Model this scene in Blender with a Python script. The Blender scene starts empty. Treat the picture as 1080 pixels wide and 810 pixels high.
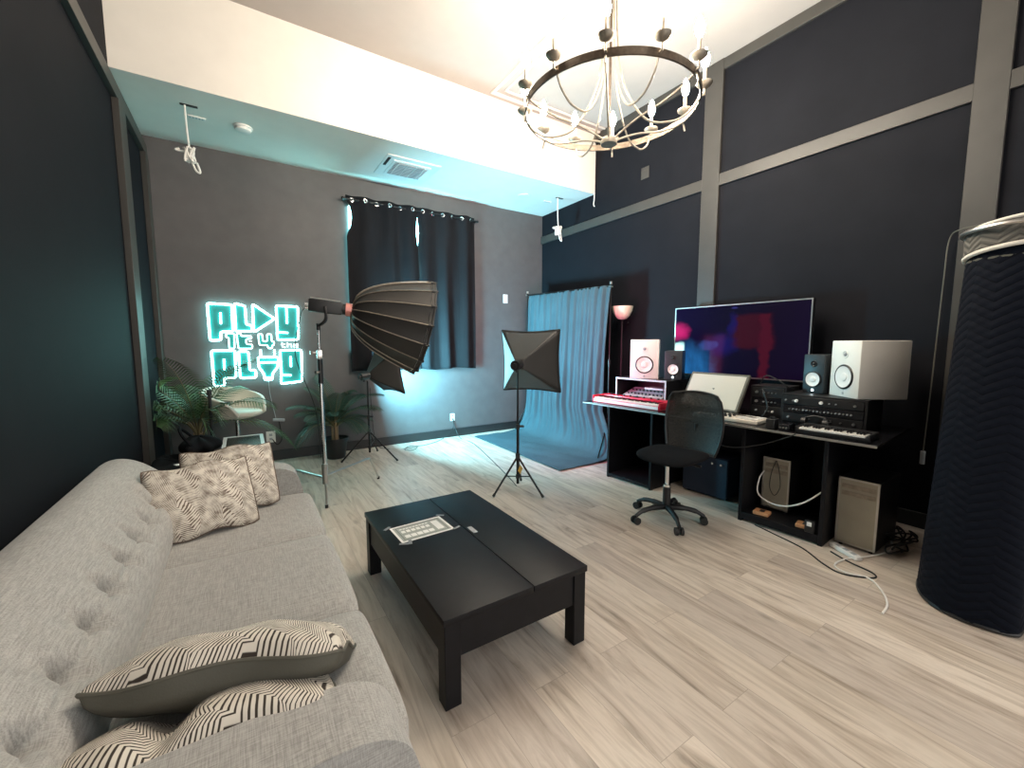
import bpy, bmesh, math, random
from mathutils import Vector, Matrix
random.seed(7)
S = bpy.context.scene
COL = S.collection
PI = math.pi
R = math.radians

# ------------------------------------------------------------------ camera, world, exposure
cd = bpy.data.cameras.new('camera')
cam = bpy.data.objects.new('camera', cd); COL.objects.link(cam)
cd.sensor_fit = 'HORIZONTAL'; cd.sensor_width = 36.0; cd.lens = 438.495 * 36 / 1080
cd.clip_start = 0.02; cd.clip_end = 100
cam.location = (0, 0, 1.45)
yaw, pit, rol = 0.573300, -0.0981355, -0.00109162
fwd = Vector((math.sin(yaw) * math.cos(pit), math.cos(yaw) * math.cos(pit), math.sin(pit)))
rgt = Vector((math.cos(yaw), -math.sin(yaw), 0)); upv = rgt.cross(fwd)
r2 = math.cos(rol) * rgt + math.sin(rol) * upv; u2 = -math.sin(rol) * rgt + math.cos(rol) * upv
cam.rotation_euler = Matrix(((r2.x, u2.x, -fwd.x), (r2.y, u2.y, -fwd.y), (r2.z, u2.z, -fwd.z))).to_euler()
S.camera = cam
S.view_settings.view_transform = 'Standard'; S.view_settings.look = 'None'
S.view_settings.gamma = 1.0; S.view_settings.use_curve_mapping = False
S.view_settings.exposure = 1.3
w = bpy.data.worlds.new('world'); S.world = w; w.use_nodes = True
bg = w.node_tree.nodes['Background']
bg.inputs[0].default_value = (1.0, 0.97, 0.93, 1); bg.inputs[1].default_value = 0.68
BULB = 250.0          # radiance of the chandelier bulbs
NEON = 6.5            # radiance of the neon tubes
CYAN = 130.0           # radiance of the softbox by the curtain
PINK = 11.0            # radiance of the softbox by the backdrop

# ------------------------------------------------------------------ materials
def nt_of(name):
    m = bpy.data.materials.new(name); m.use_nodes = True
    nt = m.node_tree; b = nt.nodes['Principled BSDF']
    return m, nt, b
def nd(nt, t, ins=None, **kw):
    n = nt.nodes.new('ShaderNode' + t)
    for k, v in kw.items(): setattr(n, k, v)
    for k, v in (ins or {}).items():
        if hasattr(v, 'is_output') or isinstance(v, bpy.types.NodeSocket): nt.links.new(v, n.inputs[k])
        else: n.inputs[k].default_value = v
    return n
def mth(nt, op, a, b=0.0, c=0.0):
    n = nt.nodes.new('ShaderNodeMath'); n.operation = op
    for i, v in enumerate((a, b, c)):
        if isinstance(v, bpy.types.NodeSocket): nt.links.new(v, n.inputs[i])
        else: n.inputs[i].default_value = v
    return n.outputs[0]
def ramp(nt, fac, stops, interp='LINEAR'):
    n = nt.nodes.new('ShaderNodeValToRGB'); n.color_ramp.interpolation = interp
    e = n.color_ramp.elements
    while len(e) < len(stops): e.new(0.5)
    for el, (p, c) in zip(e, stops): el.position = p; el.color = (*c, 1) if len(c) == 3 else c
    nt.links.new(fac, n.inputs[0]); return n.outputs[0]
def mixc(nt, fac, a, b, typ='MIX'):
    n = nt.nodes.new('ShaderNodeMix'); n.data_type = 'RGBA'; n.blend_type = typ
    for i, v in ((0, fac), (6, a), (7, b)):
        if isinstance(v, bpy.types.NodeSocket): nt.links.new(v, n.inputs[i])
        elif i == 0: n.inputs[0].default_value = v
        else: n.inputs[i].default_value = (*v, 1)
    return n.outputs[2]
def bump(nt, b, h, strength=0.3, dist=0.01):
    n = nd(nt, 'Bump', {'Height': h, 'Strength': strength, 'Distance': dist})
    nt.links.new(n.outputs[0], b.inputs['Normal'])
def obco(nt): return nt.nodes.new('ShaderNodeTexCoord').outputs['Object']
def uvco(nt): return nt.nodes.new('ShaderNodeTexCoord').outputs['UV']
def mat(name, col, rough=0.5, metal=0.0, var=0.08, scale=6.0, bmp=0.0, bscale=200.0, spec=0.5, coat=0.0, emit=None, estr=0.0):
    m, nt, b = nt_of(name)
    co = obco(nt)
    nz = nd(nt, 'TexNoise', {'Vector': co, 'Scale': scale, 'Detail': 4.0})
    lo = tuple(max(0, c * (1 - var)) for c in col); hi = tuple(min(1, c * (1 + var)) for c in col)
    nt.links.new(ramp(nt, nz.outputs[0], [(0.3, lo), (0.7, hi)]), b.inputs['Base Color'])
    b.inputs['Roughness'].default_value = rough; b.inputs['Metallic'].default_value = metal
    b.inputs['Specular IOR Level'].default_value = spec; b.inputs['Coat Weight'].default_value = coat
    if bmp:
        n2 = nd(nt, 'TexNoise', {'Vector': co, 'Scale': bscale, 'Detail': 2.0})
        bump(nt, b, n2.outputs[0], bmp, 0.004)
    if emit:
        b.inputs['Emission Color'].default_value = (*emit, 1); b.inputs['Emission Strength'].default_value = estr
    return m
def glow(name, col, s):
    m = bpy.data.materials.new(name); m.use_nodes = True; nt = m.node_tree
    nt.nodes.clear(); e = nd(nt, 'Emission', {'Color': (*col, 1), 'Strength': s}); o = nt.nodes.new('ShaderNodeOutputMaterial')
    nt.links.new(e.outputs[0], o.inputs[0]); return m

M = {}
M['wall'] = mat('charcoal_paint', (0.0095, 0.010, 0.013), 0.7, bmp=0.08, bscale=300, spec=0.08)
M['wallback'] = mat('charcoal_paint_lit', (0.105, 0.098, 0.100), 0.6, bmp=0.08, bscale=300)  # lit copy of the charcoal wall paint, brightness put into the colour
M['trim'] = mat('charcoal_trim_paint', (0.046, 0.043, 0.039), 0.45, spec=0.4)
M['white_wall'] = mat('cream_white_paint', (0.80, 0.76, 0.70), 0.75, var=0.02, bmp=0.05, bscale=250)
M['ceil'] = mat('ceiling_white_paint', (0.44, 0.40, 0.375), 0.8, var=0.02)
M['base'] = mat('black_baseboard_paint', (0.018, 0.020, 0.022), 0.4)
M['black'] = mat('black_plastic', (0.012, 0.012, 0.013), 0.42)
M['blackgloss'] = mat('black_gloss', (0.008, 0.008, 0.010), 0.2, spec=0.35)
M['blackwood'] = mat('black_brown_wood', (0.007, 0.007, 0.009), 0.45, var=0.2, scale=20, spec=0.22)
M['blackmetal'] = mat('black_metal', (0.02, 0.02, 0.02), 0.35, 0.6)
M['chrome'] = mat('chrome', (0.75, 0.74, 0.72), 0.2, 1.0, var=0.03)
M['steel'] = mat('brushed_steel', (0.55, 0.54, 0.52), 0.35, 1.0)
M['white'] = mat('white_plastic', (0.78, 0.77, 0.74), 0.4, var=0.02)
M['spk_white'] = mat('white_speaker_vinyl', (0.80, 0.78, 0.73), 0.45, var=0.02)
M['spk_grey'] = mat('black_speaker_vinyl', (0.022, 0.026, 0.030), 0.45)
M['cone'] = mat('white_speaker_cone', (0.82, 0.80, 0.77), 0.5, var=0.02)
M['rubber'] = mat('black_rubber', (0.012, 0.012, 0.012), 0.6)
M['navy'] = mat('navy_fabric', (0.010, 0.018, 0.036), 0.8, bmp=0.3)
M['blackcloth'] = mat('black_cloth', (0.006, 0.0065, 0.008), 0.9, spec=0.15, bmp=0.4, bscale=120)
M['softcloth'] = mat('black_nylon', (0.030, 0.028, 0.026), 0.45, bmp=0.25, bscale=90)
M['silver'] = mat('silver_lining', (0.80, 0.82, 0.83), 0.5, 0.0)
M['diffuser'] = mat('white_diffuser_cloth', (0.8, 0.8, 0.8), 0.7)
M['copper'] = mat('pink_copper_ring', (0.75, 0.32, 0.28), 0.35, 0.8)
M['bronze'] = mat('aged_bronze', (0.13, 0.10, 0.075), 0.4, 0.75, var=0.25, scale=30)
M['greymetal'] = mat('grey_bronze', (0.30, 0.26, 0.21), 0.45, 0.6, var=0.2, scale=30)
M['cord_white'] = mat('white_cord', (0.78, 0.76, 0.72), 0.5)
M['leaf'] = mat('palm_leaf', (0.055, 0.12, 0.045), 0.45, var=0.5, scale=8)
M['leaf_dark'] = mat('palm_leaf_dark', (0.022, 0.055, 0.030), 0.5, var=0.5, scale=8)
M['stem'] = mat('palm_stem', (0.16, 0.13, 0.06), 0.6)
M['cane'] = mat('palm_cane', (0.30, 0.20, 0.11), 0.6)
M['cream'] = mat('cream_leatherette', (0.72, 0.66, 0.56), 0.4, var=0.03)
M['red'] = mat('red_lacquer', (0.55, 0.012, 0.04), 0.3)
M['keys'] = mat('ivory_keys', (0.82, 0.80, 0.75), 0.3, var=0.02)
M['grille'] = mat('silver_grille', (0.36, 0.33, 0.26), 0.45, 0.35, bmp=0.6, bscale=400)
M['orange'] = mat('orange_wood', (0.62, 0.30, 0.14), 0.5)
M['yellow'] = mat('amber_tag', (0.62, 0.38, 0.06), 0.5)
M['greyplast'] = mat('grey_plastic', (0.36, 0.38, 0.40), 0.5)
M['shelfedge'] = mat('grey_laminate_edge', (0.45, 0.48, 0.50), 0.4)
M['glass_cream'] = mat('frosted_glass', (0.85, 0.74, 0.58), 0.3)
M['piping'] = mat('cream_binding', (0.72, 0.68, 0.60), 0.7)
M['paper'] = mat('white_paper', (0.82, 0.82, 0.80), 0.7)
M['ink'] = mat('dark_ink', (0.08, 0.09, 0.08), 0.6)
M['inkgrey'] = mat('grey_ink', (0.34, 0.37, 0.34), 0.6)
M['tape'] = mat('clear_tape', (0.30, 0.32, 0.34), 0.25)
M['olive'] = mat('olive_velvet', (0.10, 0.095, 0.075), 0.7, bmp=0.15)
M['acrylic'] = mat('teal_acrylic', (0.01, 0.20, 0.19), 0.35)
M['metalgrey'] = mat('pewter_knob', (0.5, 0.5, 0.5), 0.3, 0.9)
M['led'] = glow('white_led', (0.8, 0.95, 1.0), 4.0)
M['bulb'] = glow('warm_bulb_glow', (1.0, 0.89, 0.74), BULB)
M['neon'] = glow('mint_neon_glow', (0.40, 0.98, 0.96), NEON)
M['neon_white'] = glow('white_neon_glow', (0.55, 1.0, 0.95), NEON * 0.45)
M['cyanglow'] = glow('cyan_diffuser_glow', (0.24, 0.80, 1.0), CYAN)
M['pinkglow'] = glow('pink_diffuser_glow', (1.0, 0.20, 0.42), PINK)
M['panecyan'] = glow('cyan_daylight', (0.30, 0.95, 1.0), 14.0)

def m_floor():
    m, nt, b = nt_of('pale_oak_planks'); co = obco(nt)
    sp = nd(nt, 'SeparateXYZ', {0: co})
    cmb = nd(nt, 'CombineXYZ', {0: sp.outputs[1], 1: sp.outputs[0], 2: 0.0})
    bk = nd(nt, 'TexBrick', {'Vector': cmb.outputs[0], 'Scale': 1.0, 'Brick Width': 1.3, 'Row Height': 0.19, 'Mortar Size': 0.0012,
        'Mortar Smooth': 0.3, 'Color1': (0, 0, 0, 1), 'Color2': (1, 1, 1, 1), 'Mortar': (0.5, 0.5, 0.5, 1)}, offset=0.37, offset_frequency=2)
    # grain, stretched along the planks and shifted from plank to plank
    shift = nd(nt, 'CombineXYZ', {0: mth(nt, 'MULTIPLY', bk.outputs[0], 9.0), 1: mth(nt, 'MULTIPLY', bk.outputs[0], 5.0), 2: mth(nt, 'MULTIPLY', bk.outputs[0], 17.0)})
    ad = nd(nt, 'VectorMath', {0: co, 1: shift.outputs[0]}, operation='ADD')
    mp = nd(nt, 'Mapping', {'Vector': ad.outputs[0], 'Scale': (9.0, 0.9, 1.0)})
    g1 = nd(nt, 'TexNoise', {'Vector': mp.outputs[0], 'Scale': 1.6, 'Detail': 6.0, 'Roughness': 0.6, 'Distortion': 1.1})
    mp2 = nd(nt, 'Mapping', {'Vector': ad.outputs[0], 'Scale': (70.0, 3.0, 1.0)})
    g2 = nd(nt, 'TexNoise', {'Vector': mp2.outputs[0], 'Scale': 1.0, 'Detail': 3.0})
    mp3 = nd(nt, 'Mapping', {'Vector': ad.outputs[0], 'Scale': (6.5, 2.2, 1.0)})
    vo = nd(nt, 'TexVoronoi', {'Vector': mp3.outputs[0], 'Scale': 0.75})
    knot = ramp(nt, vo.outputs['Distance'], [(0.02, (1, 1, 1)), (0.12, (0, 0, 0))])
    c1 = ramp(nt, g1.outputs[0], [(0.27, (0.20, 0.16, 0.125)), (0.40, (0.48, 0.41, 0.34)), (0.58, (0.70, 0.63, 0.55)), (0.75, (0.47, 0.40, 0.335))])
    c2 = mixc(nt, mth(nt, 'MULTIPLY', g2.outputs[0], 0.35), c1, (0.46, 0.40, 0.34))
    tint = ramp(nt, bk.outputs[0], [(0.0, (0.84, 0.82, 0.82)), (0.5, (1.0, 0.98, 0.95)), (1.0, (1.10, 1.09, 1.08))])
    c3 = mixc(nt, 1.0, c2, tint, 'MULTIPLY')
    c4 = mixc(nt, mth(nt, 'MULTIPLY', knot, 0.55), c3, (0.17, 0.135, 0.105))
    c5 = mixc(nt, mth(nt, 'MULTIPLY', bk.outputs['Fac'], 0.55), c4, (0.20, 0.165, 0.135))
    nt.links.new(c5, b.inputs['Base Color']); b.inputs['Roughness'].default_value = 0.36
    bump(nt, b, mth(nt, 'SUBTRACT', g2.outputs[0], bk.outputs['Fac']), 0.12, 0.002)
    return m
M['floor'] = m_floor()

def m_linen(name, lo, hi, uv=False, s=1.0):
    m, nt, b = nt_of(name); co = uvco(nt) if uv else obco(nt)
    a = nd(nt, 'TexNoise', {'Vector': nd(nt, 'Mapping', {'Vector': co, 'Scale': (260 * s, 16 * s, 40 * s)}).outputs[0], 'Scale': 1.0, 'Detail': 2.0})
    c = nd(nt, 'TexNoise', {'Vector': nd(nt, 'Mapping', {'Vector': co, 'Scale': (16 * s, 260 * s, 260 * s)}).outputs[0], 'Scale': 1.0, 'Detail': 2.0})
    f = mth(nt, 'MULTIPLY', mth(nt, 'ADD', a.outputs[0], c.outputs[0]), 0.5)
    nt.links.new(ramp(nt, f, [(0.38, lo), (0.62, hi)]), b.inputs['Base Color'])
    b.inputs['Roughness'].default_value = 0.9; b.inputs['Sheen Weight'].default_value = 0.2
    bump(nt, b, f, 0.35, 0.003); return m
M['linen'] = m_linen('grey_linen', (0.285, 0.278, 0.262), (0.455, 0.447, 0.425), s=1.35)

def m_zebra(name, scale, dark=(0.035, 0.025, 0.018), rot=0.0, rough=0.30):
    m, nt, b = nt_of(name); co = uvco(nt)
    mp = nd(nt, 'Mapping', {'Vector': co, 'Rotation': (0, 0, rot)})
    n1 = nd(nt, 'TexNoise', {'Vector': mp.outputs[0], 'Scale': 5.0, 'Detail': 1.0})
    sp = nd(nt, 'SeparateXYZ', {0: mp.outputs[0]})
    warp = mth(nt, 'MULTIPLY', n1.outputs[0], 0.08)
    z1 = mth(nt, 'PINGPONG', mth(nt, 'ADD', sp.outputs[1], warp), 0.055)
    z2 = mth(nt, 'MULTIPLY', mth(nt, 'PINGPONG', mth(nt, 'ADD', mth(nt, 'MULTIPLY', sp.outputs[1], 0.7), mth(nt, 'MULTIPLY', sp.outputs[0], 0.45)), 0.085), 0.9)
    zz = mth(nt, 'ADD', mth(nt, 'MULTIPLY', z1, 0.7), mth(nt, 'MULTIPLY', z2, 0.75))
    ph = mth(nt, 'MULTIPLY', mth(nt, 'ADD', mth(nt, 'ADD', sp.outputs[0], mth(nt, 'MULTIPLY', warp, 0.35)), zz), scale)
    tri = mth(nt, 'PINGPONG', ph, 0.5)
    n2 = nd(nt, 'TexNoise', {'Vector': mp.outputs[0], 'Scale': 22.0})
    f = mth(nt, 'ADD', tri, mth(nt, 'MULTIPLY', mth(nt, 'SUBTRACT', n2.outputs[0], 0.5), rough))
    nt.links.new(ramp(nt, f, [(0.13, dark), (0.22, (0.70, 0.65, 0.57))]), b.inputs['Base Color'])
    b.inputs['Roughness'].default_value = 0.85
    bump(nt, b, f, 0.15, 0.003); return m
M['zebra'] = m_zebra('zebra_maze_cloth', 88.0, rot=0.5)
M['zebra_fine'] = m_zebra('zebra_fine_cloth', 95.0, (0.15, 0.11, 0.085), rot=1.1, rough=1.1)
def m_back_cloth(name, c, s=1.0):
    m, nt, b = nt_of(name)
    nz = nd(nt, 'TexNoise', {'Vector': obco(nt), 'Scale': 3.0, 'Detail': 3.0})
    nt.links.new(ramp(nt, nz.outputs[0], [(0.3, tuple(x * .9 for x in c)), (0.7, tuple(x * 1.1 for x in c))]), b.inputs['Base Color'])
    b.inputs['Roughness'].default_value = 0.9; b.inputs['Specular IOR Level'].default_value = 0.1
    n2 = nd(nt, 'TexNoise', {'Vector': nd(nt, 'Mapping', {'Vector': obco(nt), 'Scale': (14, 14, 1.2)}).outputs[0], 'Scale': 1.0, 'Detail': 3.0})
    bump(nt, b, n2.outputs[0], 0.4, 0.02); return m
M['backdrop'] = m_back_cloth('grey_blue_muslin', (0.055, 0.100, 0.120))
M['curtain'] = m_back_cloth('charcoal_curtain', (0.014, 0.014, 0.016))
def m_quilt():
    m, nt, b = nt_of('navy_quilted_blanket'); co = uvco(nt)
    sp = nd(nt, 'SeparateXYZ', {0: co})
    zig = mth(nt, 'PINGPONG', sp.outputs[0], 0.11)
    ph = mth(nt, 'ADD', sp.outputs[1], mth(nt, 'MULTIPLY', zig, 0.55))
    h = mth(nt, 'PINGPONG', ph, 0.024)
    h2 = mth(nt, 'POWER', mth(nt, 'DIVIDE', h, 0.024), 0.45)
    nt.links.new(ramp(nt, h2, [(0.0, (0.001, 0.0015, 0.004)), (0.6, (0.0022, 0.004, 0.0095))]), b.inputs['Base Color'])
    b.inputs['Roughness'].default_value = 0.85; b.inputs['Specular IOR Level'].default_value = 0.15
    bump(nt, b, h2, 0.6, 0.008); return m
M['quilt'] = m_quilt()
def m_quilt2():
    m, nt, b = nt_of('grey_quilted_lining'); co = uvco(nt)
    sp = nd(nt, 'SeparateXYZ', {0: co})
    zig = mth(nt, 'PINGPONG', sp.outputs[0], 0.08)
    h = mth(nt, 'PINGPONG', mth(nt, 'ADD', sp.outputs[1], mth(nt, 'MULTIPLY', zig, 0.6)), 0.02)
    nt.links.new(ramp(nt, mth(nt, 'DIVIDE', h, 0.02), [(0, (0.05, 0.047, 0.04)), (0.6, (0.12, 0.11, 0.095))]), b.inputs['Base Color'])
    b.inputs['Roughness'].default_value = 0.8; bump(nt, b, h, 0.9, 0.3); return m
M['quilt_grey'] = m_quilt2()
def m_mesh_back():
    m, nt, b = nt_of('black_chair_mesh')
    b.inputs['Base Color'].default_value = (0.02, 0.019, 0.017, 1); b.inputs['Roughness'].default_value = 0.6
    co = uvco(nt)
    v = nd(nt, 'TexVoronoi', {'Vector': co, 'Scale': 70.0}, feature='DISTANCE_TO_EDGE')
    a = ramp(nt, v.outputs[0], [(0.10, (1, 1, 1)), (0.16, (0.55, 0.55, 0.55))])
    nt.links.new(a, b.inputs['Alpha']); return m
M['chairmesh'] = m_mesh_back()
def m_tv():  # room reflections on the dark screen, painted into its emission
    m = bpy.data.materials.new('screen_painted_reflections'); m.use_nodes = True; nt = m.node_tree
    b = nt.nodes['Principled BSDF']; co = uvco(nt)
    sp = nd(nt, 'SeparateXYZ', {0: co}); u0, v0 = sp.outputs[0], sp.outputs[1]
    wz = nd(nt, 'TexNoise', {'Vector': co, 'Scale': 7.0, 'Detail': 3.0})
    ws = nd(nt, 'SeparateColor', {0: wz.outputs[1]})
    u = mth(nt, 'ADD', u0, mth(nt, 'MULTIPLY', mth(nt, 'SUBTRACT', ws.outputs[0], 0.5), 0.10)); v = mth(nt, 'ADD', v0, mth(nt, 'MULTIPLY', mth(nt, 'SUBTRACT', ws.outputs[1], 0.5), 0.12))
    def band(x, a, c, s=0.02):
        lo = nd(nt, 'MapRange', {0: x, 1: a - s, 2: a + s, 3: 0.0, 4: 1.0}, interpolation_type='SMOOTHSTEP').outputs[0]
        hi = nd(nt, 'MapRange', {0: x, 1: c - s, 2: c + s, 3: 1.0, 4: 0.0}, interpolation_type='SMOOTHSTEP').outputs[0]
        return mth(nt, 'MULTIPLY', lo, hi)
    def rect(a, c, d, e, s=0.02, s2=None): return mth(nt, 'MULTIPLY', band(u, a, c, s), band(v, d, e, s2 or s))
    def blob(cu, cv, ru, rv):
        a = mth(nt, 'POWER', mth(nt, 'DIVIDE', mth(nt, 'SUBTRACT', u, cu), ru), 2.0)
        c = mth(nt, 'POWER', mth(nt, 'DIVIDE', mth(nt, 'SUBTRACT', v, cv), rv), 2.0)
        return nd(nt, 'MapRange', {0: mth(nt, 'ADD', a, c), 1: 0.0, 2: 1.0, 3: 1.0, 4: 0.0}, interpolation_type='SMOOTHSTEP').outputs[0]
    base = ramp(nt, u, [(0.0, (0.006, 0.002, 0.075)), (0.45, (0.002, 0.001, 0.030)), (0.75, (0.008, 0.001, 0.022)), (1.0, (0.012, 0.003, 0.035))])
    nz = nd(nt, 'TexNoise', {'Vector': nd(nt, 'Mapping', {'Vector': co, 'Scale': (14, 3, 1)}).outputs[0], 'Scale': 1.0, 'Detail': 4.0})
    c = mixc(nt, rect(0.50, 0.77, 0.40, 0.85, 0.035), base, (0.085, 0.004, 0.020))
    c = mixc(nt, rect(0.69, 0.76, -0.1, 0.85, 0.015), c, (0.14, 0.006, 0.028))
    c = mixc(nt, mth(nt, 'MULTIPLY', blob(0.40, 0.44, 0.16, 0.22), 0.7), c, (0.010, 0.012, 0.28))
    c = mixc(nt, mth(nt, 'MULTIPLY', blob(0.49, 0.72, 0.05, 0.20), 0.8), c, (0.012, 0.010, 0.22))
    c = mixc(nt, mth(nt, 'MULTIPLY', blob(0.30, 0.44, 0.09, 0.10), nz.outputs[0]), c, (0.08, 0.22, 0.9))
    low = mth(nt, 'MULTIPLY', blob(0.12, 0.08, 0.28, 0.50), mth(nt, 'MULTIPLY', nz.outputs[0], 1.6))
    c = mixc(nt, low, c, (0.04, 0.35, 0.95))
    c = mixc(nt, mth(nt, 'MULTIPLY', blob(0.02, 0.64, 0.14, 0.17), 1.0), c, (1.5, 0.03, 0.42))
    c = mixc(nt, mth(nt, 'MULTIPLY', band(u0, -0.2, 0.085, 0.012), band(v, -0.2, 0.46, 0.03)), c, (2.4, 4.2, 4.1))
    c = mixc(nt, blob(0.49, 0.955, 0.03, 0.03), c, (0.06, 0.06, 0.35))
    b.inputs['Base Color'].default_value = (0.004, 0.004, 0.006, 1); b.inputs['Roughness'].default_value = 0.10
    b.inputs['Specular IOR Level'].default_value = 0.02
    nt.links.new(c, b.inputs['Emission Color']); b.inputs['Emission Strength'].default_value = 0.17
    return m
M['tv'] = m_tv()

# ------------------------------------------------------------------ mesh builder
class MB:
    def __init__(s): s.bm = bmesh.new(); s.uv = s.bm.loops.layers.uv.new('UVMap')
    def box(s, c, d, rot=None, bev=0.0, seg=2):
        mtx = Matrix.Translation(Vector(c)) @ (rot or Matrix.Identity(4)) @ Matrix.Diagonal((d[0], d[1], d[2], 1))
        g = bmesh.ops.create_cube(s.bm, size=1.0, matrix=mtx)
        if bev > 0:
            es = list({e for v in g['verts'] for e in v.link_edges})
            bmesh.ops.bevel(s.bm, geom=es, offset=bev, segments=seg, profile=0.5, affect='EDGES', clamp_overlap=True)
        return s
    def span(s, a, b, bev=0.0, seg=2):
        c = [(p + q) / 2 for p, q in zip(a, b)]; d = [abs(q - p) for p, q in zip(a, b)]
        return s.box(c, d, None, bev, seg)
    def tube(s, pts, r, n=8, closed=False, caps=True):
        pts = [Vector(p) for p in pts]; m = len(pts)
        rs = r if isinstance(r, (list, tuple)) else [r] * m
        tang = []
        for i in range(m):
            a = pts[i - 1] if (i > 0 or closed) else pts[i]; b = pts[(i + 1) % m] if (i < m - 1 or closed) else pts[i]
            t = (b - a); tang.append(t.normalized() if t.length > 1e-9 else Vector((0, 0, 1)))
        t0 = tang[0]; nrm = t0.orthogonal().normalized(); rings = []
        for i in range(m):
            t = tang[i]; nrm = nrm - t * nrm.dot(t)
            nrm = nrm.normalized() if nrm.length > 1e-6 else t.orthogonal().normalized()
            bi = t.cross(nrm)
            rings.append([s.bm.verts.new(pts[i] + (nrm * math.cos(2 * PI * k / n) + bi * math.sin(2 * PI * k / n)) * rs[i]) for k in range(n)])
        for i in range(m if closed else m - 1):
            a, b = rings[i], rings[(i + 1) % m]; o = 0
            if closed and i == m - 1:
                o = min(range(n), key=lambda q: (a[0].co - b[q].co).length)
            for k in range(n):
                s.bm.faces.new((a[k], a[(k + 1) % n], b[(k + 1 + o) % n], b[(k + o) % n]))
        if not closed and caps:
            s.bm.faces.new(list(reversed(rings[0]))); s.bm.faces.new(rings[-1])
        return s
    def cyl(s, a, b, r, r2=None, n=20): return s.tube([a, b], [r, r if r2 is None else r2], n)
    def lathe(s, prof, c=(0, 0, 0), rot=None, n=28, cap=True):
        mt = Matrix.Translation(Vector(c)) @ (rot or Matrix.Identity(4)); rings = []
        for r, z in prof:
            if r < 1e-6: rings.append([s.bm.verts.new(mt @ Vector((0, 0, z)))])
            else: rings.append([s.bm.verts.new(mt @ Vector((r * math.cos(2 * PI * k / n), r * math.sin(2 * PI * k / n), z))) for k in range(n)])
        for a, b in zip(rings, rings[1:]):
            for k in range(n):
                q = (k + 1) % n
                if len(a) == 1 and len(b) == 1: continue
                if len(a) == 1: s.bm.faces.new((a[0], b[q], b[k]))
                elif len(b) == 1: s.bm.faces.new((a[k], a[q], b[0]))
                else: s.bm.faces.new((a[k], a[q], b[q], b[k]))
        if cap:
            if len(rings[0]) > 1: s.bm.faces.new(list(reversed(rings[0])))
            if len(rings[-1]) > 1: s.bm.faces.new(rings[-1])
        return s
    def ball(s, c, r, sc=(1, 1, 1), rot=None, n=16):
        mt = Matrix.Translation(Vector(c)) @ (rot or Matrix.Identity(4)) @ Matrix.Diagonal((*sc, 1))
        bmesh.ops.create_uvsphere(s.bm, u_segments=n, v_segments=max(6, n // 2), radius=r, matrix=mt); return s
    def grid(s, fn, nu, nv, cu=False, cv=False, uvs=(1, 1), skip=None):
        V = [[s.bm.verts.new(fn(i / nu, j / nv)) for j in range(nv if cv else nv + 1)] for i in range(nu if cu else nu + 1)]
        for i in range(nu):
            for j in range(nv):
                if skip and skip((i + .5) / nu, (j + .5) / nv): continue
                i2 = (i + 1) % len(V); j2 = (j + 1) % len(V[0])
                f = s.bm.faces.new((V[i][j], V[i2][j], V[i2][j2], V[i][j2]))
                for l, (a, b) in zip(f.loops, ((i, j), (i + 1, j), (i + 1, j + 1), (i, j + 1))):
                    l[s.uv].uv = (a / nu * uvs[0], b / nv * uvs[1])
        return s
    def prism(s, poly, fn, t0, t1):
        a = [s.bm.verts.new(fn(p[0], p[1], t0)) for p in poly]; b = [s.bm.verts.new(fn(p[0], p[1], t1)) for p in poly]
        s.bm.faces.new(a); s.bm.faces.new(list(reversed(b))); n = len(poly)
        for i in range(n): s.bm.faces.new((a[i], b[i], b[(i + 1) % n], a[(i + 1) % n]))
        return s

MTX = {}
def put(o, parent): o.parent = parent
def obj(name, mb, m, parent=None, world=True, ang=38, solid=0.0, sub=0, weld=False):
    bm = mb.bm
    if weld: bmesh.ops.remove_doubles(bm, verts=bm.verts, dist=1e-5)
    bmesh.ops.recalc_face_normals(bm, faces=bm.faces)
    root = parent
    while root is not None and root.parent is not None: root = root.parent
    if world and root is not None:
        bm.transform(MTX[root.name].inverted())
    me = bpy.data.meshes.new(name); bm.to_mesh(me); bm.free()
    me.materials.append(m)
    me.polygons.foreach_set('use_smooth', [True] * len(me.polygons))
    try: me.set_sharp_from_angle(angle=R(ang))
    except Exception: pass
    o = bpy.data.objects.new(name, me); COL.objects.link(o)
    if parent is not None: o.parent = parent
    else: MTX[o.name] = Matrix.Identity(4)
    if solid:
        md = o.modifiers.new('thickness', 'SOLIDIFY'); md.thickness = solid; md.offset = 0
    if sub:
        md = o.modifiers.new('smooth', 'SUBSURF'); md.levels = sub; md.render_levels = sub
    return o
def tag(o, label, cat, group=None):
    o['label'] = label; o['category'] = cat
    if group: o['group'] = group
    return o
def thing(name, label, cat, loc=(0, 0, 0), rz=0.0, group=None):
    o = bpy.data.objects.new(name, None); COL.objects.link(o)
    o.location = loc; o.rotation_euler = (0, 0, rz); o.empty_display_size = 0.1
    MTX[o.name] = Matrix.Translation(Vector(loc)) @ Matrix.Rotation(rz, 4, 'Z')
    return tag(o, label, cat, group)
def struct(name, mb, m):
    o = obj(name, mb, m); o['kind'] = 'structure'; return o
def rotz(a): return Matrix.Rotation(a, 4, 'Z')
def axis_rot(d):     # rotation taking +Z onto d
    return Vector((0, 0, 1)).rotation_difference(Vector(d).normalized()).to_matrix().to_4x4()
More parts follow.
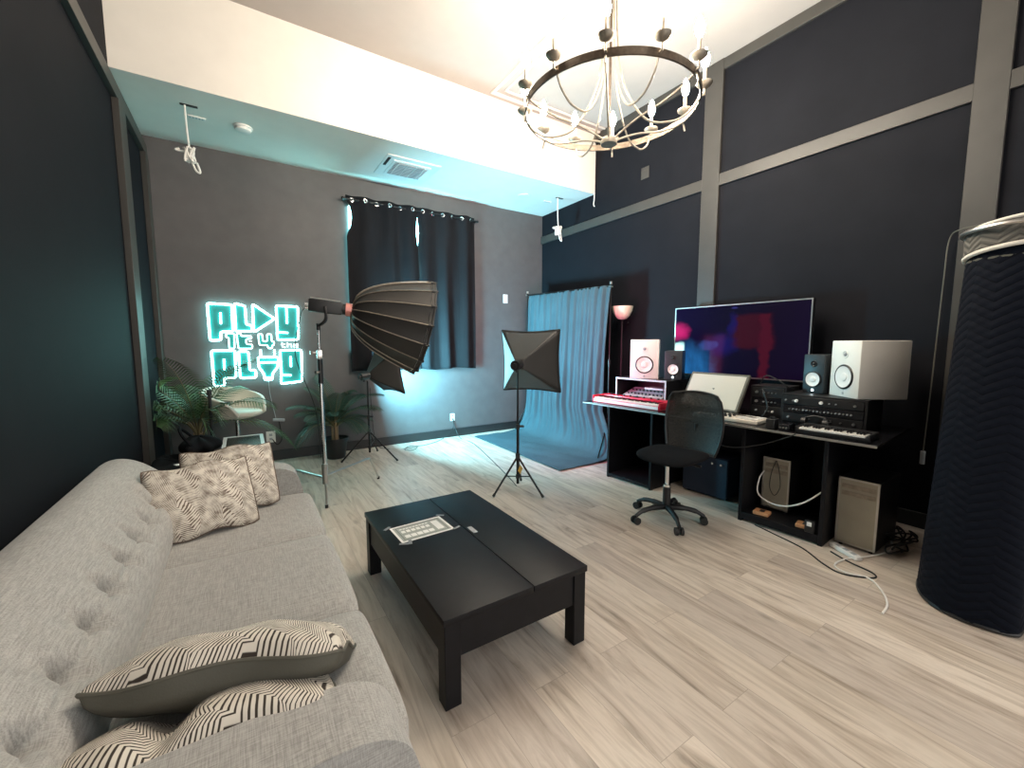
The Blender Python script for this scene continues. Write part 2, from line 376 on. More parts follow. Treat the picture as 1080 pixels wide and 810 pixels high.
def spline(pts, n=8, closed=False):
    P = [Vector(p) for p in pts]; out = []; m = len(P)
    for i in range(m if closed else m - 1):
        if closed: p0, p1, p2, p3 = P[i - 1], P[i], P[(i + 1) % m], P[(i + 2) % m]
        else: p0, p1, p2, p3 = P[max(i - 1, 0)], P[i], P[i + 1], P[min(i + 2, m - 1)]
        for k in range(n):
            t = k / n; t2 = t * t; t3 = t2 * t
            out.append(0.5 * ((2 * p1) + (-p0 + p2) * t + (2 * p0 - 5 * p1 + 4 * p2 - p3) * t2 + (-p0 + 3 * p1 - 3 * p2 + p3) * t3))
    if not closed: out.append(P[-1])
    return out

# ------------------------------------------------------------------ the room
XL, XR, YB, YF, ZC, ZS, YS = -0.76, 4.40, 5.86, -1.6, 4.40, 3.59, 4.60
struct('floor', MB().span((XL - .15, YF, -.12), (XR + .15, YB + .15, 0)), M['floor'])
struct('ceiling', MB().span((XL - .15, YF, ZC), (XR + .15, YB + .15, ZC + .12)), M['ceil'])
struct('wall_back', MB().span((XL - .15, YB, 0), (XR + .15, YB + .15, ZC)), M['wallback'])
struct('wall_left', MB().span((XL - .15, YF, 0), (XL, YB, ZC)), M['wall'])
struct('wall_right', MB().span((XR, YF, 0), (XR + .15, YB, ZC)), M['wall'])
struct('ceiling_soffit', MB().span((XL, YS, ZS), (XR, YB, ZC)), M['white_wall'])
n_ = 0
def trim(a, b, m='trim', bev=0.003):
    global n_; n_ += 1
    struct('trim_%d' % n_, MB().span(a, b, bev, 1), M[m])
# right wall battens
trim((XR - .03, YF, 3.125), (XR, YB, 3.245))
trim((XR - .028, YF, 4.29), (XR, YS, ZC))
for y0, y1 in ((2.69, 2.89), (0.675, 0.845), (-1.5, -1.33)): trim((XR - .034, y0, 0), (XR, y1, ZC))
# left wall battens
trim((XL, YF, 3.375), (XL + .04, YB, 3.49))
trim((XL, 4.60, 0), (XL + .045, 4.84, 3.375))
trim((XL, YB - .17, 0), (XL + .045, YB, 3.375))
trim((XL, 0.2, 0), (XL + .04, 0.4, 3.375))
# thin ceiling moulding
trim((2.62, YF, ZC - .022), (2.66, YS - .12, ZC), 'white_wall'); trim((2.74, YF, ZC - .016), (2.765, YS - .2, ZC), 'white_wall')
trim((2.62, YS - .12, ZC - .022), (XR - .03, YS - .08, ZC), 'white_wall'); trim((2.74, YS - .22, ZC - .016), (XR - .03, YS - .195, ZC), 'white_wall')
# baseboards
struct('baseboard_back', MB().span((XL, YB - .018, 0), (XR, YB, 0.125), .004, 1), M['base'])
struct('baseboard_right', MB().span((XR - .018, YF, 0), (XR, YB, 0.125), .004, 1), M['base'])
struct('baseboard_left', MB().span((XL, YF, 0), (XL + .018, YB, 0.125), .004, 1), M['base'])
# the window behind the curtains
wn = MB().span((1.25, 5.815, 1.30), (2.98, 5.86, 1.36)).span((1.25, 5.815, 3.22), (2.98, 5.86, 3.27)).span((2.93, 5.815, 1.36), (2.98, 5.86, 3.22)).span((2.05, 5.82, 1.36), (2.10, 5.86, 3.22))
wf = struct('window_1', wn, M['white'])
obj('pane', MB().span((1.25, 5.840, 1.36), (2.93, 5.852, 3.22)), M['panecyan'], wf)

# ------------------------------------------------------------------ sofa
sofa = thing('sofa', 'light grey tufted linen sofa along the dark left wall', 'sofa', (-0.2, 2.1, 0))
SY0, SY1 = 0.86, 3.36
b = MB().span((-.70, SY0 + .02, .13), (.26, SY1 - .02, .27), .02)
obj('base_frame', b, M['linen'], sofa)
def seat_cushion(y0, y1):
    def fn(u, v):
        a = u * 2 * PI; c, s_ = math.cos(a), math.sin(a)
        e = 0.22
        px = math.copysign(abs(c) ** e, c); pz = math.copysign(abs(s_) ** 0.35, s_)
        t = v * 2 - 1; k = (1 - abs(t) ** 9) ** 0.5 if abs(t) < 1 else 0
        x = -.05 + px * .395; z = .345 + pz * .082 * (0.55 + 0.45 * k) + (0.010 * (1 - t * t) if pz > 0 else 0)
        if px > 0.8: x -= 0.018 * (1 - k)
        return Vector((x, (y0 + y1) / 2 + t * (y1 - y0) / 2, z))
    m = MB().grid(fn, 48, 22, cu=True, uvs=(2.4, y1 - y0))
    return m
for y0, y1 in ((1.045, 1.645), (1.648, 2.418), (2.421, 3.175)):
    obj('seat_cushion', seat_cushion(y0, y1), M['linen'], sofa, ang=60)
# tufted back: profile swept along y
TUF = [1.20 + .213 * k for k in range(9)]
prof = [(-.36, .40), (-.345, .47), (-.345, .54), (-.365, .61), (-.41, .665), (-.46, .715), (-.515, .762), (-.575, .795), (-.63, .805), (-.68, .79), (-.712, .75), (-.722, .62), (-.722, .30)]
pl_ = spline([(p[0], 0, p[1]) for p in prof], 8); NP = len(pl_) - 1
BY0, BY1 = 0.87, 3.26
def backfn(u, v):
    i = v * NP; i0 = min(int(i), NP - 1); q = pl_[i0].lerp(pl_[i0 + 1], i - i0)
    y = BY0 + u * (BY1 - BY0)
    # round off both ends
    d = min(y - BY0, BY1 - y); rr = .16
    k = 1.0 if d > rr else math.sqrt(max(0.0, 1 - (1 - d / rr) ** 2))
    cx, cz = -.58, .45
    q = Vector((cx + (q.x - cx) * (0.35 + .65 * k), 0, cz + (q.z - cz) * (0.45 + .55 * k) if q.z > cz else q.z))
    # tufting along the seam
    sl = (v * NP / 8) - 3.55          # 0 at the seam row
    tuf = 0.0
    nearest = min(TUF, key=lambda t: abs(t - y)); dy = y - nearest
    if d > .05:
        tuf += .040 * math.exp(-(dy / .030) ** 2 - (sl / .5) ** 2)
        tuf += .014 * math.exp(-(sl / .14) ** 2)
        if sl > 0:      # one-sided fold running up from each tuft
            f = (y - nearest) + .018 * sl
            prof_ = math.exp(-(f / .012) ** 2) if f > 0 else math.exp(-(f / (.055 + .01 * sl)) ** 2)
            tuf += .034 * prof_ * math.exp(-(sl / 1.2) ** 2)
            tuf -= .010 * math.cos(PI * dy / .1065) ** 2 * 0
    nx, nz_ = .78, .62
    return Vector((q.x - tuf * nx, y, q.z - tuf * nz_))
obj('backrest', MB().grid(backfn, 300, NP, uvs=(2.4, 1.1)), M['linen'], sofa, ang=80)
# arms: rounded side panels
def arm(y0, y1):
    out = [(-.66, .14), (-.66, .60), (-.60, .615), (-.20, .61), (.10, .605), (.20, .59), (.265, .545), (.295, .47), (.305, .38), (.295, .14)]
    pts = spline([(p[0], 0, p[1]) for p in out], 5)
    m = MB()
    fn = lambda x, z, t: Vector((x, t, z))
    g0 = len(m.bm.faces)
    m.prism([(p.x, p.z) for p in pts], fn, y0, y1)
    es = [e for e in m.bm.edges if len({round(v.co.y, 4) for v in e.verts}) == 1]
    bmesh.ops.bevel(m.bm, geom=es, offset=.028, segments=4, profile=.5, affect='EDGES', clamp_overlap=True)
    return m
for y0, y1 in ((.85, 1.04), (3.18, 3.37)):
    a_ = obj('armrest', arm(y0, y1), M['linen'], sofa, ang=60)
    yo = y0 if y0 < 2 else y1
    obj('piping', MB().tube(spline([(-.60, yo + (.006 if y0 < 2 else -.006), .600), (-.2, yo + (.006 if y0 < 2 else -.006), .597), (.10, yo + (.006 if y0 < 2 else -.006), .592), (.195, yo + (.006 if y0 < 2 else -.006), .578), (.255, yo + (.006 if y0 < 2 else -.006), .535), (.283, yo + (.006 if y0 < 2 else -.006), .46), (.291, yo + (.006 if y0 < 2 else -.006), .30)], 6), .004, 6), M['olive'], a_)
for x in (-.62, .20):
    for y in (.96, 3.26):
        obj('leg', MB().tube([(x, y, .14), (x, y, 0)], [.028, .018], 12), M['blackwood'], sofa)

def pillow(name, label, c, ex, ey, w_, h_, th, front, back, fold=None, group=None, pinch=.07):
    c, ex, ey = Vector(c), Vector(ex).normalized(), Vector(ey); ey = (ey - ex * ey.dot(ex)).normalized(); nn = ex.cross(ey)
    p = thing(name, label, 'cushion', c, 0, group)
    def side(sg):
        def fn(u, v):
            a, b_ = u * 2 - 1, v * 2 - 1
            x = a * w_ / 2 * (1 - pinch * (1 - b_ * b_)); y = b_ * h_ / 2 * (1 - pinch * (1 - a * a))
            t = th / 2 * ((1 - a * a) * (1 - b_ * b_)) ** .36
            cr_ = 1 - .07 * (abs(a) * abs(b_)) ** 3; x *= cr_; y *= cr_
            q = Vector((x, y, sg * t))
            q.z += .006 * math.sin(7 * a + 3 * b_) * (1 - a * a) * (1 - b_ * b_)
            q.z += .010 * math.sin(4.2 * a + 1.3) * abs(b_) ** 3 + .008 * math.sin(5 * b_ + 2) * abs(a) ** 3; q.y += .010 * math.sin(6 * a + .5) * b_ * b_
            if fold: q = fold(a, b_, q)
            return c + ex * q.x + ey * q.y + nn * q.z
        return fn
    obj('front_cover', MB().grid(side(1), 44, 44, uvs=(w_, h_)), M[front], p, ang=75)
    obj('back_cover', MB().grid(side(-1), 44, 44, uvs=(w_, h_)), M[back], p, ang=75)
    f = side(1)
    lp = [f(k / 30, 0) for k in range(30)] + [f(1, k / 30) for k in range(30)] + [f(1 - k / 30, 1) for k in range(30)] + [f(0, 1 - k / 30) for k in range(30)]
    obj('seam_piping', MB().tube(lp, .005, 6, closed=True), M['olive' if back == 'olive' else back], p)
    return p
# near pair
pillow('zebra_pillow', 'black and cream zebra maze pillow lying on top of the near pair', (-.048, 1.326, .552), (.577, -.184, .0), (.27, .80, -.60), .60, .40, .19, 'zebra', 'olive', group='zebra pillows on the sofa')
def crease(a, b, q):
    q.z -= .045 * math.exp(-((a + .25) / .16) ** 2) * (1 - b * b * .3); return q
pillow('zebra_pillow', 'crumpled zebra maze pillow under the near pair, against the near arm', (-.12, 1.165, .515), (.985, -.06, .0), (.05, .80, -.45), .60, .34, .17, 'zebra', 'olive', fold=crease, group='zebra pillows on the sofa')
# far pair
pillow('zebra_pillow', 'fine zebra pillow in front of the far pair leaning on the sofa back', (-.225, 2.76, .612), (.97, .22, .01), (-.10, .55, .82), .50, .42, .15, 'zebra_fine', 'zebra_fine', group='zebra pillows on the sofa')
pillow('zebra_pillow', 'fine zebra pillow behind the far pair leaning on the far arm', (-.10, 3.02, .625), (.985, .10, .03), (-.08, .50, .84), .50, .42, .14, 'zebra_fine', 'zebra_fine', group='zebra pillows on the sofa')

# ------------------------------------------------------------------ coffee table
ct = thing('coffee_table', 'low black coffee table on the pale plank floor', 'table', (.965, 2.02, 0))
tx0, tx1, ty0, ty1, tz = .59, 1.335, 1.40, 2.635, .388
obj('lift_top', MB().span((tx0, ty0, tz - .030), (1.018, ty1, tz), .003, 2), M['blackwood'], ct)
obj('fixed_top', MB().span((1.021, ty0, tz - .030), (tx1, ty1, tz), .003, 2), M['blackwood'], ct)
ap = MB()
ap.span((tx0 + .015, ty0 + .02, .205), (tx0 + .035, ty1 - .02, tz - .031)).span((tx1 - .035, ty0 + .02, .205), (tx1 - .015, ty1 - .02, tz - .031))
ap.span((tx0 + .035, ty0 + .015, .205), (tx1 - .035, ty0 + .035, tz - .031)).span((tx0 + .035, ty1 - .035, .205), (tx1 - .035, ty1 - .015, tz - .031)).span((tx0 + .035, ty0 + .035, .205), (tx1 - .035, ty1 - .035, .22))
obj('apron', ap, M['blackwood'], ct)
for x in (tx0 + .006, tx1 - .076):
    for y in (ty0 + .006, ty1 - .076):
        obj('leg', MB().span((x, y, 0), (x + .07, y + .07, tz - .031), .003, 1), M['blackwood'], ct)
o = obj('hinge_plate', MB().span((1.035, 2.00, tz), (1.062, 2.085, tz + .0015)), M['greyplast'], ct); o['label'] = 'small pale worn plate beside the table seam'
sg = thing('paper_sign', 'white bordered printed sheet taped flat to the black table top', 'sign', (.81, 2.21, tz), R(2))
def L(x0, y0, x1, y1, z0, z1): return MB().span((x0, y0, z0), (x1, y1, z1))
obj('sheet', L(-.155, -.105, .155, .105, .0004, .0014), M['paper'], sg, world=False)
obj('printed_panel', L(-.142, -.092, .142, .092, .0014, .0018), M['inkgrey'], sg, world=False)
obj('frame_line', MB().span((-.130, -.080, .0018), (.130, -.077, .0021)).span((-.130, .077, .0018), (.130, .080, .0021)).span((-.130, -.077, .0018), (-.127, .077, .0021)).span((.127, -.077, .0018), (.130, .077, .0021)), M['ink'], sg, world=False)
for row, (yy, n, hh) in enumerate(((.055, 9, .012), (.018, 6, .030), (-.045, 5, .036))):
    pr = MB()
    for k in range(n):
        x0 = -.115 + k * .175 / n; pr.span((x0, yy - hh / 2, .0018), (x0 + .175 / n * (.75 if row < 2 else .85), yy + hh / 2, .0021))
    obj('printed_line', pr, M['paper'], sg, world=False)
obj('white_block', L(.075, -.060, .115, .060, .0018, .0022), M['paper'], sg, world=False)
for x, y, a in ((-.165, .112, .6), (.165, .112, -.7), (.170, -.100, .3), (-.15, -.118, -.5), (-.115, -.116, 1.3)):
    obj('tape_strip', MB().box((x, y, .0022), (.050, .018, .0008), rotz(a)), M['tape'], sg, world=False)

# ------------------------------------------------------------------ curtains
def curtain(x0, x1, label, ng, ph, leftcut=False):
    c = thing('curtain', label, 'curtain', ((x0 + x1) / 2, 5.77, 1.05), 0, 'curtains over the window')
    zt, zb = 3.335, 1.05 + .02
    def fn(u, v):
        z = zb + (zt - zb) * v
        xa, xb = x0, x1
        if leftcut:
            k = max(0.0, math.sin(PI * max(0, min(1, (z - 2.86) / .42)))) ** .7; xa = x0 + .066 * k
            xb = x1 - .022 * math.exp(-((z - 3.0) / .16) ** 2)
        else:
            xa = x0 + .022 * math.exp(-((z - 3.0) / .16) ** 2)
        f = .5 + .5 * (1 - v) ** .5
        x = xa + (xb - xa) * u
        y = 5.765 + .026 * math.sin(2 * PI * u * (ng / 2) + ph) + .010 * (1 - v) * math.sin(2 * PI * u * 5.3 + 1 + 2 * v) + .006 * math.sin(23 * u + 4 * v)
        return Vector((x, y, z + .012 * math.sin(9 * u + ph) * (1 - v)))
    obj('cloth', MB().grid(fn, 150, 40, uvs=(1, 2)), M['curtain'], c, solid=.004, ang=80)
    for k in range(ng):
        u = (k + .5) / ng; p = fn(u, (3.285 - zb) / (zt - zb)); d = .001
        t = (fn(u + d, .97) - fn(u - d, .97)).normalized(); nrm = Vector((t.y, -t.x, 0))
        if nrm.y > 0: nrm = -nrm
        ring = [p + nrm * .004 + (t * math.cos(a) + Vector((0, 0, 1)) * math.sin(a)) * .021 for a in [2 * PI * i / 20 for i in range(20)]]
        obj('grommet', MB().tube(ring, .008, 6, closed=True), M['chrome'], c)
    return c
curtain(1.205, 2.155, 'dark curtain panel hanging on the left half of the window', 6, .4, True)
curtain(2.150, 3.060, 'dark curtain panel hanging on the right half of the window', 6, 2.0)
cr = thing('curtain_rod', 'dark rod carrying the two curtains above the window', 'curtain rod', (2.13, 5.77, 3.285))
obj('rod', MB().cyl((1.18, 5.765, 3.285), (3.09, 5.765, 3.285), .011), M['blackmetal'], cr)
for x in (1.17, 3.10): obj('finial', MB().ball((x, 5.765, 3.285), .02), M['blackmetal'], cr)
for x in (1.19, 3.075): obj('bracket', MB().span((x - .01, 5.765, 3.27), (x + .01, 5.862, 3.285)), M['blackmetal'], cr)

# ------------------------------------------------------------------ light stands and softboxes
def frame_of(ax):
    ax = Vector(ax).normalized(); ri = ax.cross(Vector((0, 0, 1))).normalized(); up = ri.cross(ax); return ax, ri, up
def azel(az, el): return Vector((math.sin(R(az)) * math.cos(R(el)), math.cos(R(az)) * math.cos(R(el)), math.sin(R(el))))
def light_stand(label, base, top, feet, hubz, group=None):
    t = thing('light_stand', label, 'light stand', (base[0], base[1], 0), 0, group)
    B = Vector((base[0], base[1], 0))
    obj('pole', MB().cyl(B + Vector((0, 0, .09)), B + Vector((0, 0, top * .55)), .014).cyl(B + Vector((0, 0, top * .55)), B + Vector((0, 0, top)), .010), M['blackmetal'], t)
    obj('collar', MB().cyl(B + Vector((0, 0, hubz - .03)), B + Vector((0, 0, hubz + .03)), .022), M['black'], t)
    obj('collar', MB().cyl(B + Vector((0, 0, hubz * .45 - .02)), B + Vector((0, 0, hubz * .45 + .02)), .020), M['black'], t)
    obj('collar', MB().cyl(B + Vector((0, 0, top * .55 - .03)), B + Vector((0, 0, top * .55 + .02)), .019), M['black'], t)
    obj('lock_knob', MB().cyl(B + Vector((0.015, -.01, top * .55)), B + Vector((.05, -.03, top * .55)), .011), M['black'], t)
    for f in feet:
        F = Vector((f[0], f[1], .012)); H = B + Vector((0, 0, hubz)); d = (F - H)
        lg = obj('leg', MB().tube([H + d * .06, F], .010, 8), M['blackmetal'], t)
        obj('rubber_foot', MB().tube([F - d.normalized() * .03, F], .0125, 8), M['rubber'], lg)
        obj('brace', MB().tube([B + Vector((0, 0, hubz * .45)), H + d * .5], .006, 6), M['blackmetal'], t)
    return t
SAG = .022
def square_softbox(label, apex, az, el, size, depth, glowm, white_side=None, power=None):
    A = Vector(apex); ax, ri, up = frame_of(azel(az, el))
    t = thing('square_softbox', label, 'softbox', A)
    C = A + ax * depth; s = size / 2; r0 = .030
    def cor(sx, sy, d=depth, k=1.0): return A + ax * d + (ri * sx + up * sy) * (r0 + (s - r0) * (d / depth)) * k
    cs = [(-1, -1), (1, -1), (1, 1), (-1, 1)]
    for i in range(4):
        a, b_ = cs[i], cs[(i + 1) % 4]
        def fn(u, v, a=a, b_=b_):
            p = cor(*a, d=depth * v).lerp(cor(*b_, d=depth * v), u)
            sag = SAG * math.sin(PI * u) * v ** 1.5
            return p - ((cor(*a) + cor(*b_)) / 2 - C).normalized() * sag
        nm = 'side_panel'
        o = obj(nm, MB().grid(fn, 12, 10), M['silver'] if i == white_side else M['softcloth'], t, solid=.003, ang=60)
        if i == white_side: o['label'] = 'pale silver side panel'
        rim = [fn(k / 12, 1.0) for k in range(13)]
        obj('rim_edge', MB().tube(rim, .008, 6), M['black'], t)
    for c_ in cs: obj('rod', MB().tube([cor(*c_, d=.0, k=.9), cor(*c_)], .004, 6), M['blackmetal'], t)
    def ff(u, v):
        a = (u * 2 - 1); b_ = (v * 2 - 1)
        sx = a * (1 - SAG / s * math.cos(b_ * PI / 2) * a * a); sy = b_ * (1 - SAG / s * math.cos(a * PI / 2) * b_ * b_)
        return A + ax * (depth - .006) + (ri * sx + up * sy) * (s - .003)
    obj('diffuser', MB().grid(ff, 14, 14), glowm, t)
    obj('lamp_socket', MB().cyl(A - ax * .09, A + ax * .03, .048).cyl(A - ax * .12, A - ax * .09, .025), M['black'], t)
    obj('tilt_joint', MB().cyl(A - ax * .05 - Vector((0, 0, .07)), A - ax * .05, .014).ball(A - ax * .05, .024, n=12), M['black'], t)
    return t
midA = (2.206, 3.30, 1.245)
light_stand('black tripod stand under the square softbox by the teal backdrop', (2.18, 3.275), 1.19, ((1.906, 3.283), (2.288, 3.006), (2.39, 3.53)), .36, 'light stands')
square_softbox('black square softbox with a pale side in front of the teal backdrop', midA, 56, 4, .63, .33, M['pinkglow'], white_side=3)
ltag = tag(obj('paper_tag', MB().box((2.19, 3.245, .235), (.07, .004, .07), rotz(.5) @ Matrix.Rotation(R(45), 4, 'Y'), .002, 1), M['yellow']), 'small amber diamond tag hanging on the backdrop softbox stand', 'tag')
s2A = (1.27, 5.22, 1.06)
light_stand('black tripod stand by the potted palm under the curtain', (1.27, 5.25), .99, ((1.53, 4.96), (.93, 5.26), (1.45, 5.58)), .36, 'light stands')
square_softbox('dark square softbox glowing cyan at the wall, half hidden behind the big ribbed softbox', s2A, 79, 9, .56, .30, M['cyanglow'])

# C-stand with the big ribbed softbox
cs_ = thing('c_stand', 'tall chrome stand with turtle legs holding the big ribbed softbox', 'light stand', (.56, 3.95, 0))
CB = Vector((.56, 3.95, 0))
obj('column', MB().cyl(CB + Vector((0, 0, .20)), CB + Vector((0, 0, .95)), .017).cyl(CB + Vector((0, 0, .95)), CB + Vector((0, 0, 1.30)), .014), M['chrome'], cs_)
o = obj('grip_sleeve', MB().cyl(CB + Vector((0, 0, 1.10)), CB + Vector((0, 0, 1.31)), .021), M['black'], cs_); o['label'] = 'black sleeve'
obj('riser', MB().cyl(CB + Vector((0, 0, 1.30)), CB + Vector((0, 0, 1.58)), .009), M['chrome'], cs_)
obj('clamp', MB().box(CB + Vector((0, 0, 1.355)), (.045, .04, .075), None, .006).cyl(CB + Vector((-.03, 0, 1.37)), CB + Vector((-.06, 0, 1.37)), .006), M['chrome'], cs_)
obj('wing_knob', MB().cyl(CB + Vector((-.055, 0, 1.37)), CB + Vector((-.075, 0, 1.37)), .020, n=6), M['chrome'], cs_)
obj('wing_knob', MB().cyl(CB + Vector((-.012, -.015, 1.20)), CB + Vector((-.045, -.03, 1.20)), .014, n=6), M['chrome'], cs_)
obj('leg_hub', MB().cyl(CB + Vector((0, 0, .20)), CB + Vector((0, 0, .38)), .026), M['steel'], cs_)
def c_leg(h, far, foot):
    return MB().tube(spline([CB + Vector((0, 0, h)), CB + Vector((far[0] * .5, far[1] * .5, h)), CB + Vector((far[0] * .92, far[1] * .92, h - .005)), CB + Vector((far[0], far[1], h - .04)), CB + Vector((foot[0], foot[1], .012))], 6), .011, 8)
for h, far, foot in ((.20, (-.006, -.06), (-.010, -.075)), (.25, (-.20, .42), (-.235, .47)), (.27, (.50, .40), (.59, .48))):
    lg = obj('leg', c_leg(h, far, foot), M['steel'], cs_)
    obj('rubber_foot', MB().cyl(CB + Vector((foot[0], foot[1], 0)), CB + Vector((foot[0], foot[1], .03)), .014), M['rubber'], lg)
ax, ri, up = frame_of(azel(100, -6))
PM = Vector((.815, 3.905, 1.742))        # speed ring
sl_ = thing('studio_light', 'black studio lamp head with a pink ring atop the chrome stand', 'studio light', PM - ax * .2)
obj('housing', MB().box(PM - ax * .195, (.085, .27, .105), Matrix(((ri.x, ax.x, up.x, 0), (ri.y, ax.y, up.y, 0), (ri.z, ax.z, up.z, 0), (0, 0, 0, 1))), .008), M['black'], sl_)
obj('top_rail', MB().tube([PM - ax * .32 + up * .062, PM - ax * .08 + up * .062], .006, 6), M['steel'], sl_)
obj('dial', MB().cyl(PM - ax * .12 - ri * .04, PM - ax * .12 - ri * .056, .020), M['steel'], sl_)
o = obj('speed_ring', MB().cyl(PM - ax * .035, PM + ax * .02, .058, n=28), M['copper'], sl_); o['label'] = 'pink copper mounting ring'
obj('snout', MB().cyl(PM - ax * .07, PM - ax * .034, .047), M['black'], sl_)
YK = PM - ax * .20
obj('yoke', MB().tube(spline([YK + ri * .055, YK + ri * .055 - Vector((0, 0, .11)), CB + Vector((.0, 0, 1.60)), YK - ri * .055 - Vector((0, 0, .11)), YK - ri * .055], 6), .012, 8).cyl(CB + Vector((0, 0, 1.56)), CB + Vector((0, 0, 1.62)), .017), M['black'], sl_)
obj('yoke_knob', MB().cyl(YK - ri * .05, YK - ri * .085, .022, n=10), M['black'], sl_)
obj('rear_connector', MB().cyl(PM - ax * .33, PM - ax * .36, .018).cyl(PM - ax * .33 - up * .03, PM - ax * .355 - up * .03, .012), M['chrome'], sl_)
obj('power_lead', MB().tube(spline([PM - ax * .35 - up * .03, PM - ax * .385 - up * .10, PM - ax * .40 - up * .45, CB + Vector((-.06, -.03, .9)), CB + Vector((-.03, -.03, .45))], 8), .004, 6), M['rubber'], sl_)
ax, ri, up = frame_of(azel(100, -13))
big = thing('parabolic_softbox', 'big black ribbed umbrella softbox on the chrome stand before the curtain', 'softbox', PM + ax * .02)
DP, RR, NR = .64, .440, 16
def pr_(t): return .052 + (RR - .052) * t ** .50
def shell(u, v):
    a = u * 2 * PI; seg = (u * NR) % 1.0
    r_ = pr_(v) * (1 - .045 * math.sin(PI * seg) * v ** .3)
    return PM + ax * (.015 + DP * v ** 1.15) + (ri * math.cos(a) + up * math.sin(a)) * r_
obj('outer_skin', MB().grid(shell, NR * 6, 22, cu=True), M['softcloth'], big, ang=25)
obj('inner_lining', MB().grid(lambda u, v: shell(u, v) - (ri * math.cos(u * 2 * PI) + up * math.sin(u * 2 * PI)) * .008, NR * 6, 22, cu=True), M['silver'], big, ang=25)
def rimc(u): return shell(u, 1.0)
obj('rim_band', MB().tube([rimc(k / (NR * 6)) for k in range(NR * 6)], .009, 6, closed=True), M['softcloth'], big)
for k in range(NR):
    u = k / NR
    rb = obj('rib', MB().tube([shell(u, j / 22) + (ri * math.cos(u * 2 * PI) + up * math.sin(u * 2 * PI)) * .004 for j in range(23)], .0055, 6), M['greymetal'], big)
    obj('rib_cap', MB().tube([shell(u, .95), shell(u, 1.0) + ax * .015], .012, 6), M['black'], rb)
obj('front_diffuser', MB().lathe([(RR * .97, 0), (RR * .6, .0), (0, 0)], PM + ax * (DP - .02), axis_rot(ax), 48, cap=False), M['diffuser'], big)
# pale maker's strip along the top panel
def strip(u, v):
    p = shell(.235 + .03 * u, .60 + .33 * v); return p + (p - (PM + ax * (DP * .6))).normalized() * .007
o = obj('label_strip', MB().grid(strip, 3, 10), M['greyplast'], big, solid=.002); o['label'] = 'pale smudged label strip'

# ------------------------------------------------------------------ backdrop
bd = thing('backdrop_stand', 'black backdrop frame with crossbar in the right rear corner', 'backdrop stand', (3.95, 4.70, 0))
for (x, y, h) in ((4.0, 3.86, 2.17), (3.93, 5.62, 2.22)):
    p = obj('pole', MB().cyl((x, y, .03), (x, y, 1.2), .015).cyl((x, y, 1.2), (x, y, h + .03), .011), M['blackmetal'], bd)
    obj('cap_knob', MB().cyl((x, y, h + .03), (x, y, h + .06), .018).cyl((x - .03, y, h), (x + .03, y, h), .010), M['steel'], bd)
    for a in (20, 140, 260):
        f = Vector((x + .32 * math.cos(R(a)), y + .32 * math.sin(R(a)), .01))
        if y > 5: f = Vector((x + .20 * math.cos(R(a)), y + .20 * math.sin(R(a)), .01))
        if f.y < y and f.x < x and y < 5: f = Vector((3.62, 3.66, .01))
        obj('leg', MB().tube([(x, y, .42), f], .009, 8), M['blackmetal'], bd)
    obj('collar', MB().cyl((x, y, .39), (x, y, .46), .022).cyl((x, y, 1.17), (x, y, 1.23), .020), M['black'], bd)
obj('crossbar', MB().cyl((4.0, 3.86, 2.17), (3.93, 5.62, 2.22), .012), M['blackmetal'], bd)
path = spline([(4.0, 0, 2.187), (3.975, 0, 2.16), (3.955, 0, 2.0), (3.94, 0, 1.5), (3.925, 0, .9), (3.90, 0, .5), (3.845, 0, .22), (3.74, 0, .065), (3.58, 0, .016), (3.35, 0, .012), (3.15, 0, .012), (2.94, 0, .012)], 6)
NB = len(path) - 1
def cloth(u, v):
    i = v * NB; i0 = min(int(i), NB - 1); p = path[i0].lerp(path[i0 + 1], i - i0)
    tz = p.z; fl = 1 - min(1, max(0, (tz - .05) / .5))
    ya = 3.87 + (3.56 - 3.87) * fl + (.03 * math.sin(tz * 2.0)); yb = 5.60 + .04 * fl
    y = ya + (yb - ya) * u
    amp = .028 * min(1, max(0, tz / .5)) * (.5 + .5 * (2.2 - tz) / 2.2 + .25)
    x = p.x + amp * math.sin(2 * PI * u * 10 + .8 * math.sin(tz * 3)) * (.6 + .4 * math.sin(u * 17)) + amp * .5 * math.sin(2 * PI * u * 23 + 2)
    x += -.045 * (u) * (1 if tz > .02 else 0) * 0 - (.035 * u * (tz / 2.2))
    z = p.z + .035 * u * (tz / 2.2) + (.006 * abs(math.sin(u * 9 + p.x * 12)) * fl if tz < .3 else 0)
    return Vector((x, y, z))
tag(obj('backdrop_cloth', MB().grid(cloth, 170, NB, uvs=(2, 4)), M['backdrop'], solid=.003, ang=80), 'grey blue muslin backdrop lit teal, sweeping from crossbar onto the floor', 'backdrop')

# torchiere lamp behind the backdrop edge
tl = thing('floor_lamp', 'black torchiere floor lamp with a frosted bowl beside the backdrop', 'lamp', (4.20, 3.84, 0))
T0 = Vector((4.20, 3.84, 0))
obj('base', MB().lathe([(.13, 0), (.13, .015), (.04, .03), (.012, .05)], T0), M['blackmetal'], tl)
obj('pole', MB().cyl(T0 + Vector((0, 0, .04)), T0 + Vector((0, 0, 1.74)), .011), M['blackmetal'], tl)
obj('bowl_shade', MB().lathe([(.02, 1.755), (.06, 1.765), (.10, 1.81), (.126, 1.87), (.136, 1.925), (.129, 1.925), (.119, 1.87), (.092, 1.82), (.05, 1.785), (0, 1.78)], T0, n=36), M['glass_cream'], tl)
obj('pull_switch', MB().ball(T0 + Vector((.06, -.05, 1.71)), .012, n=10), M['blackmetal'], tl)

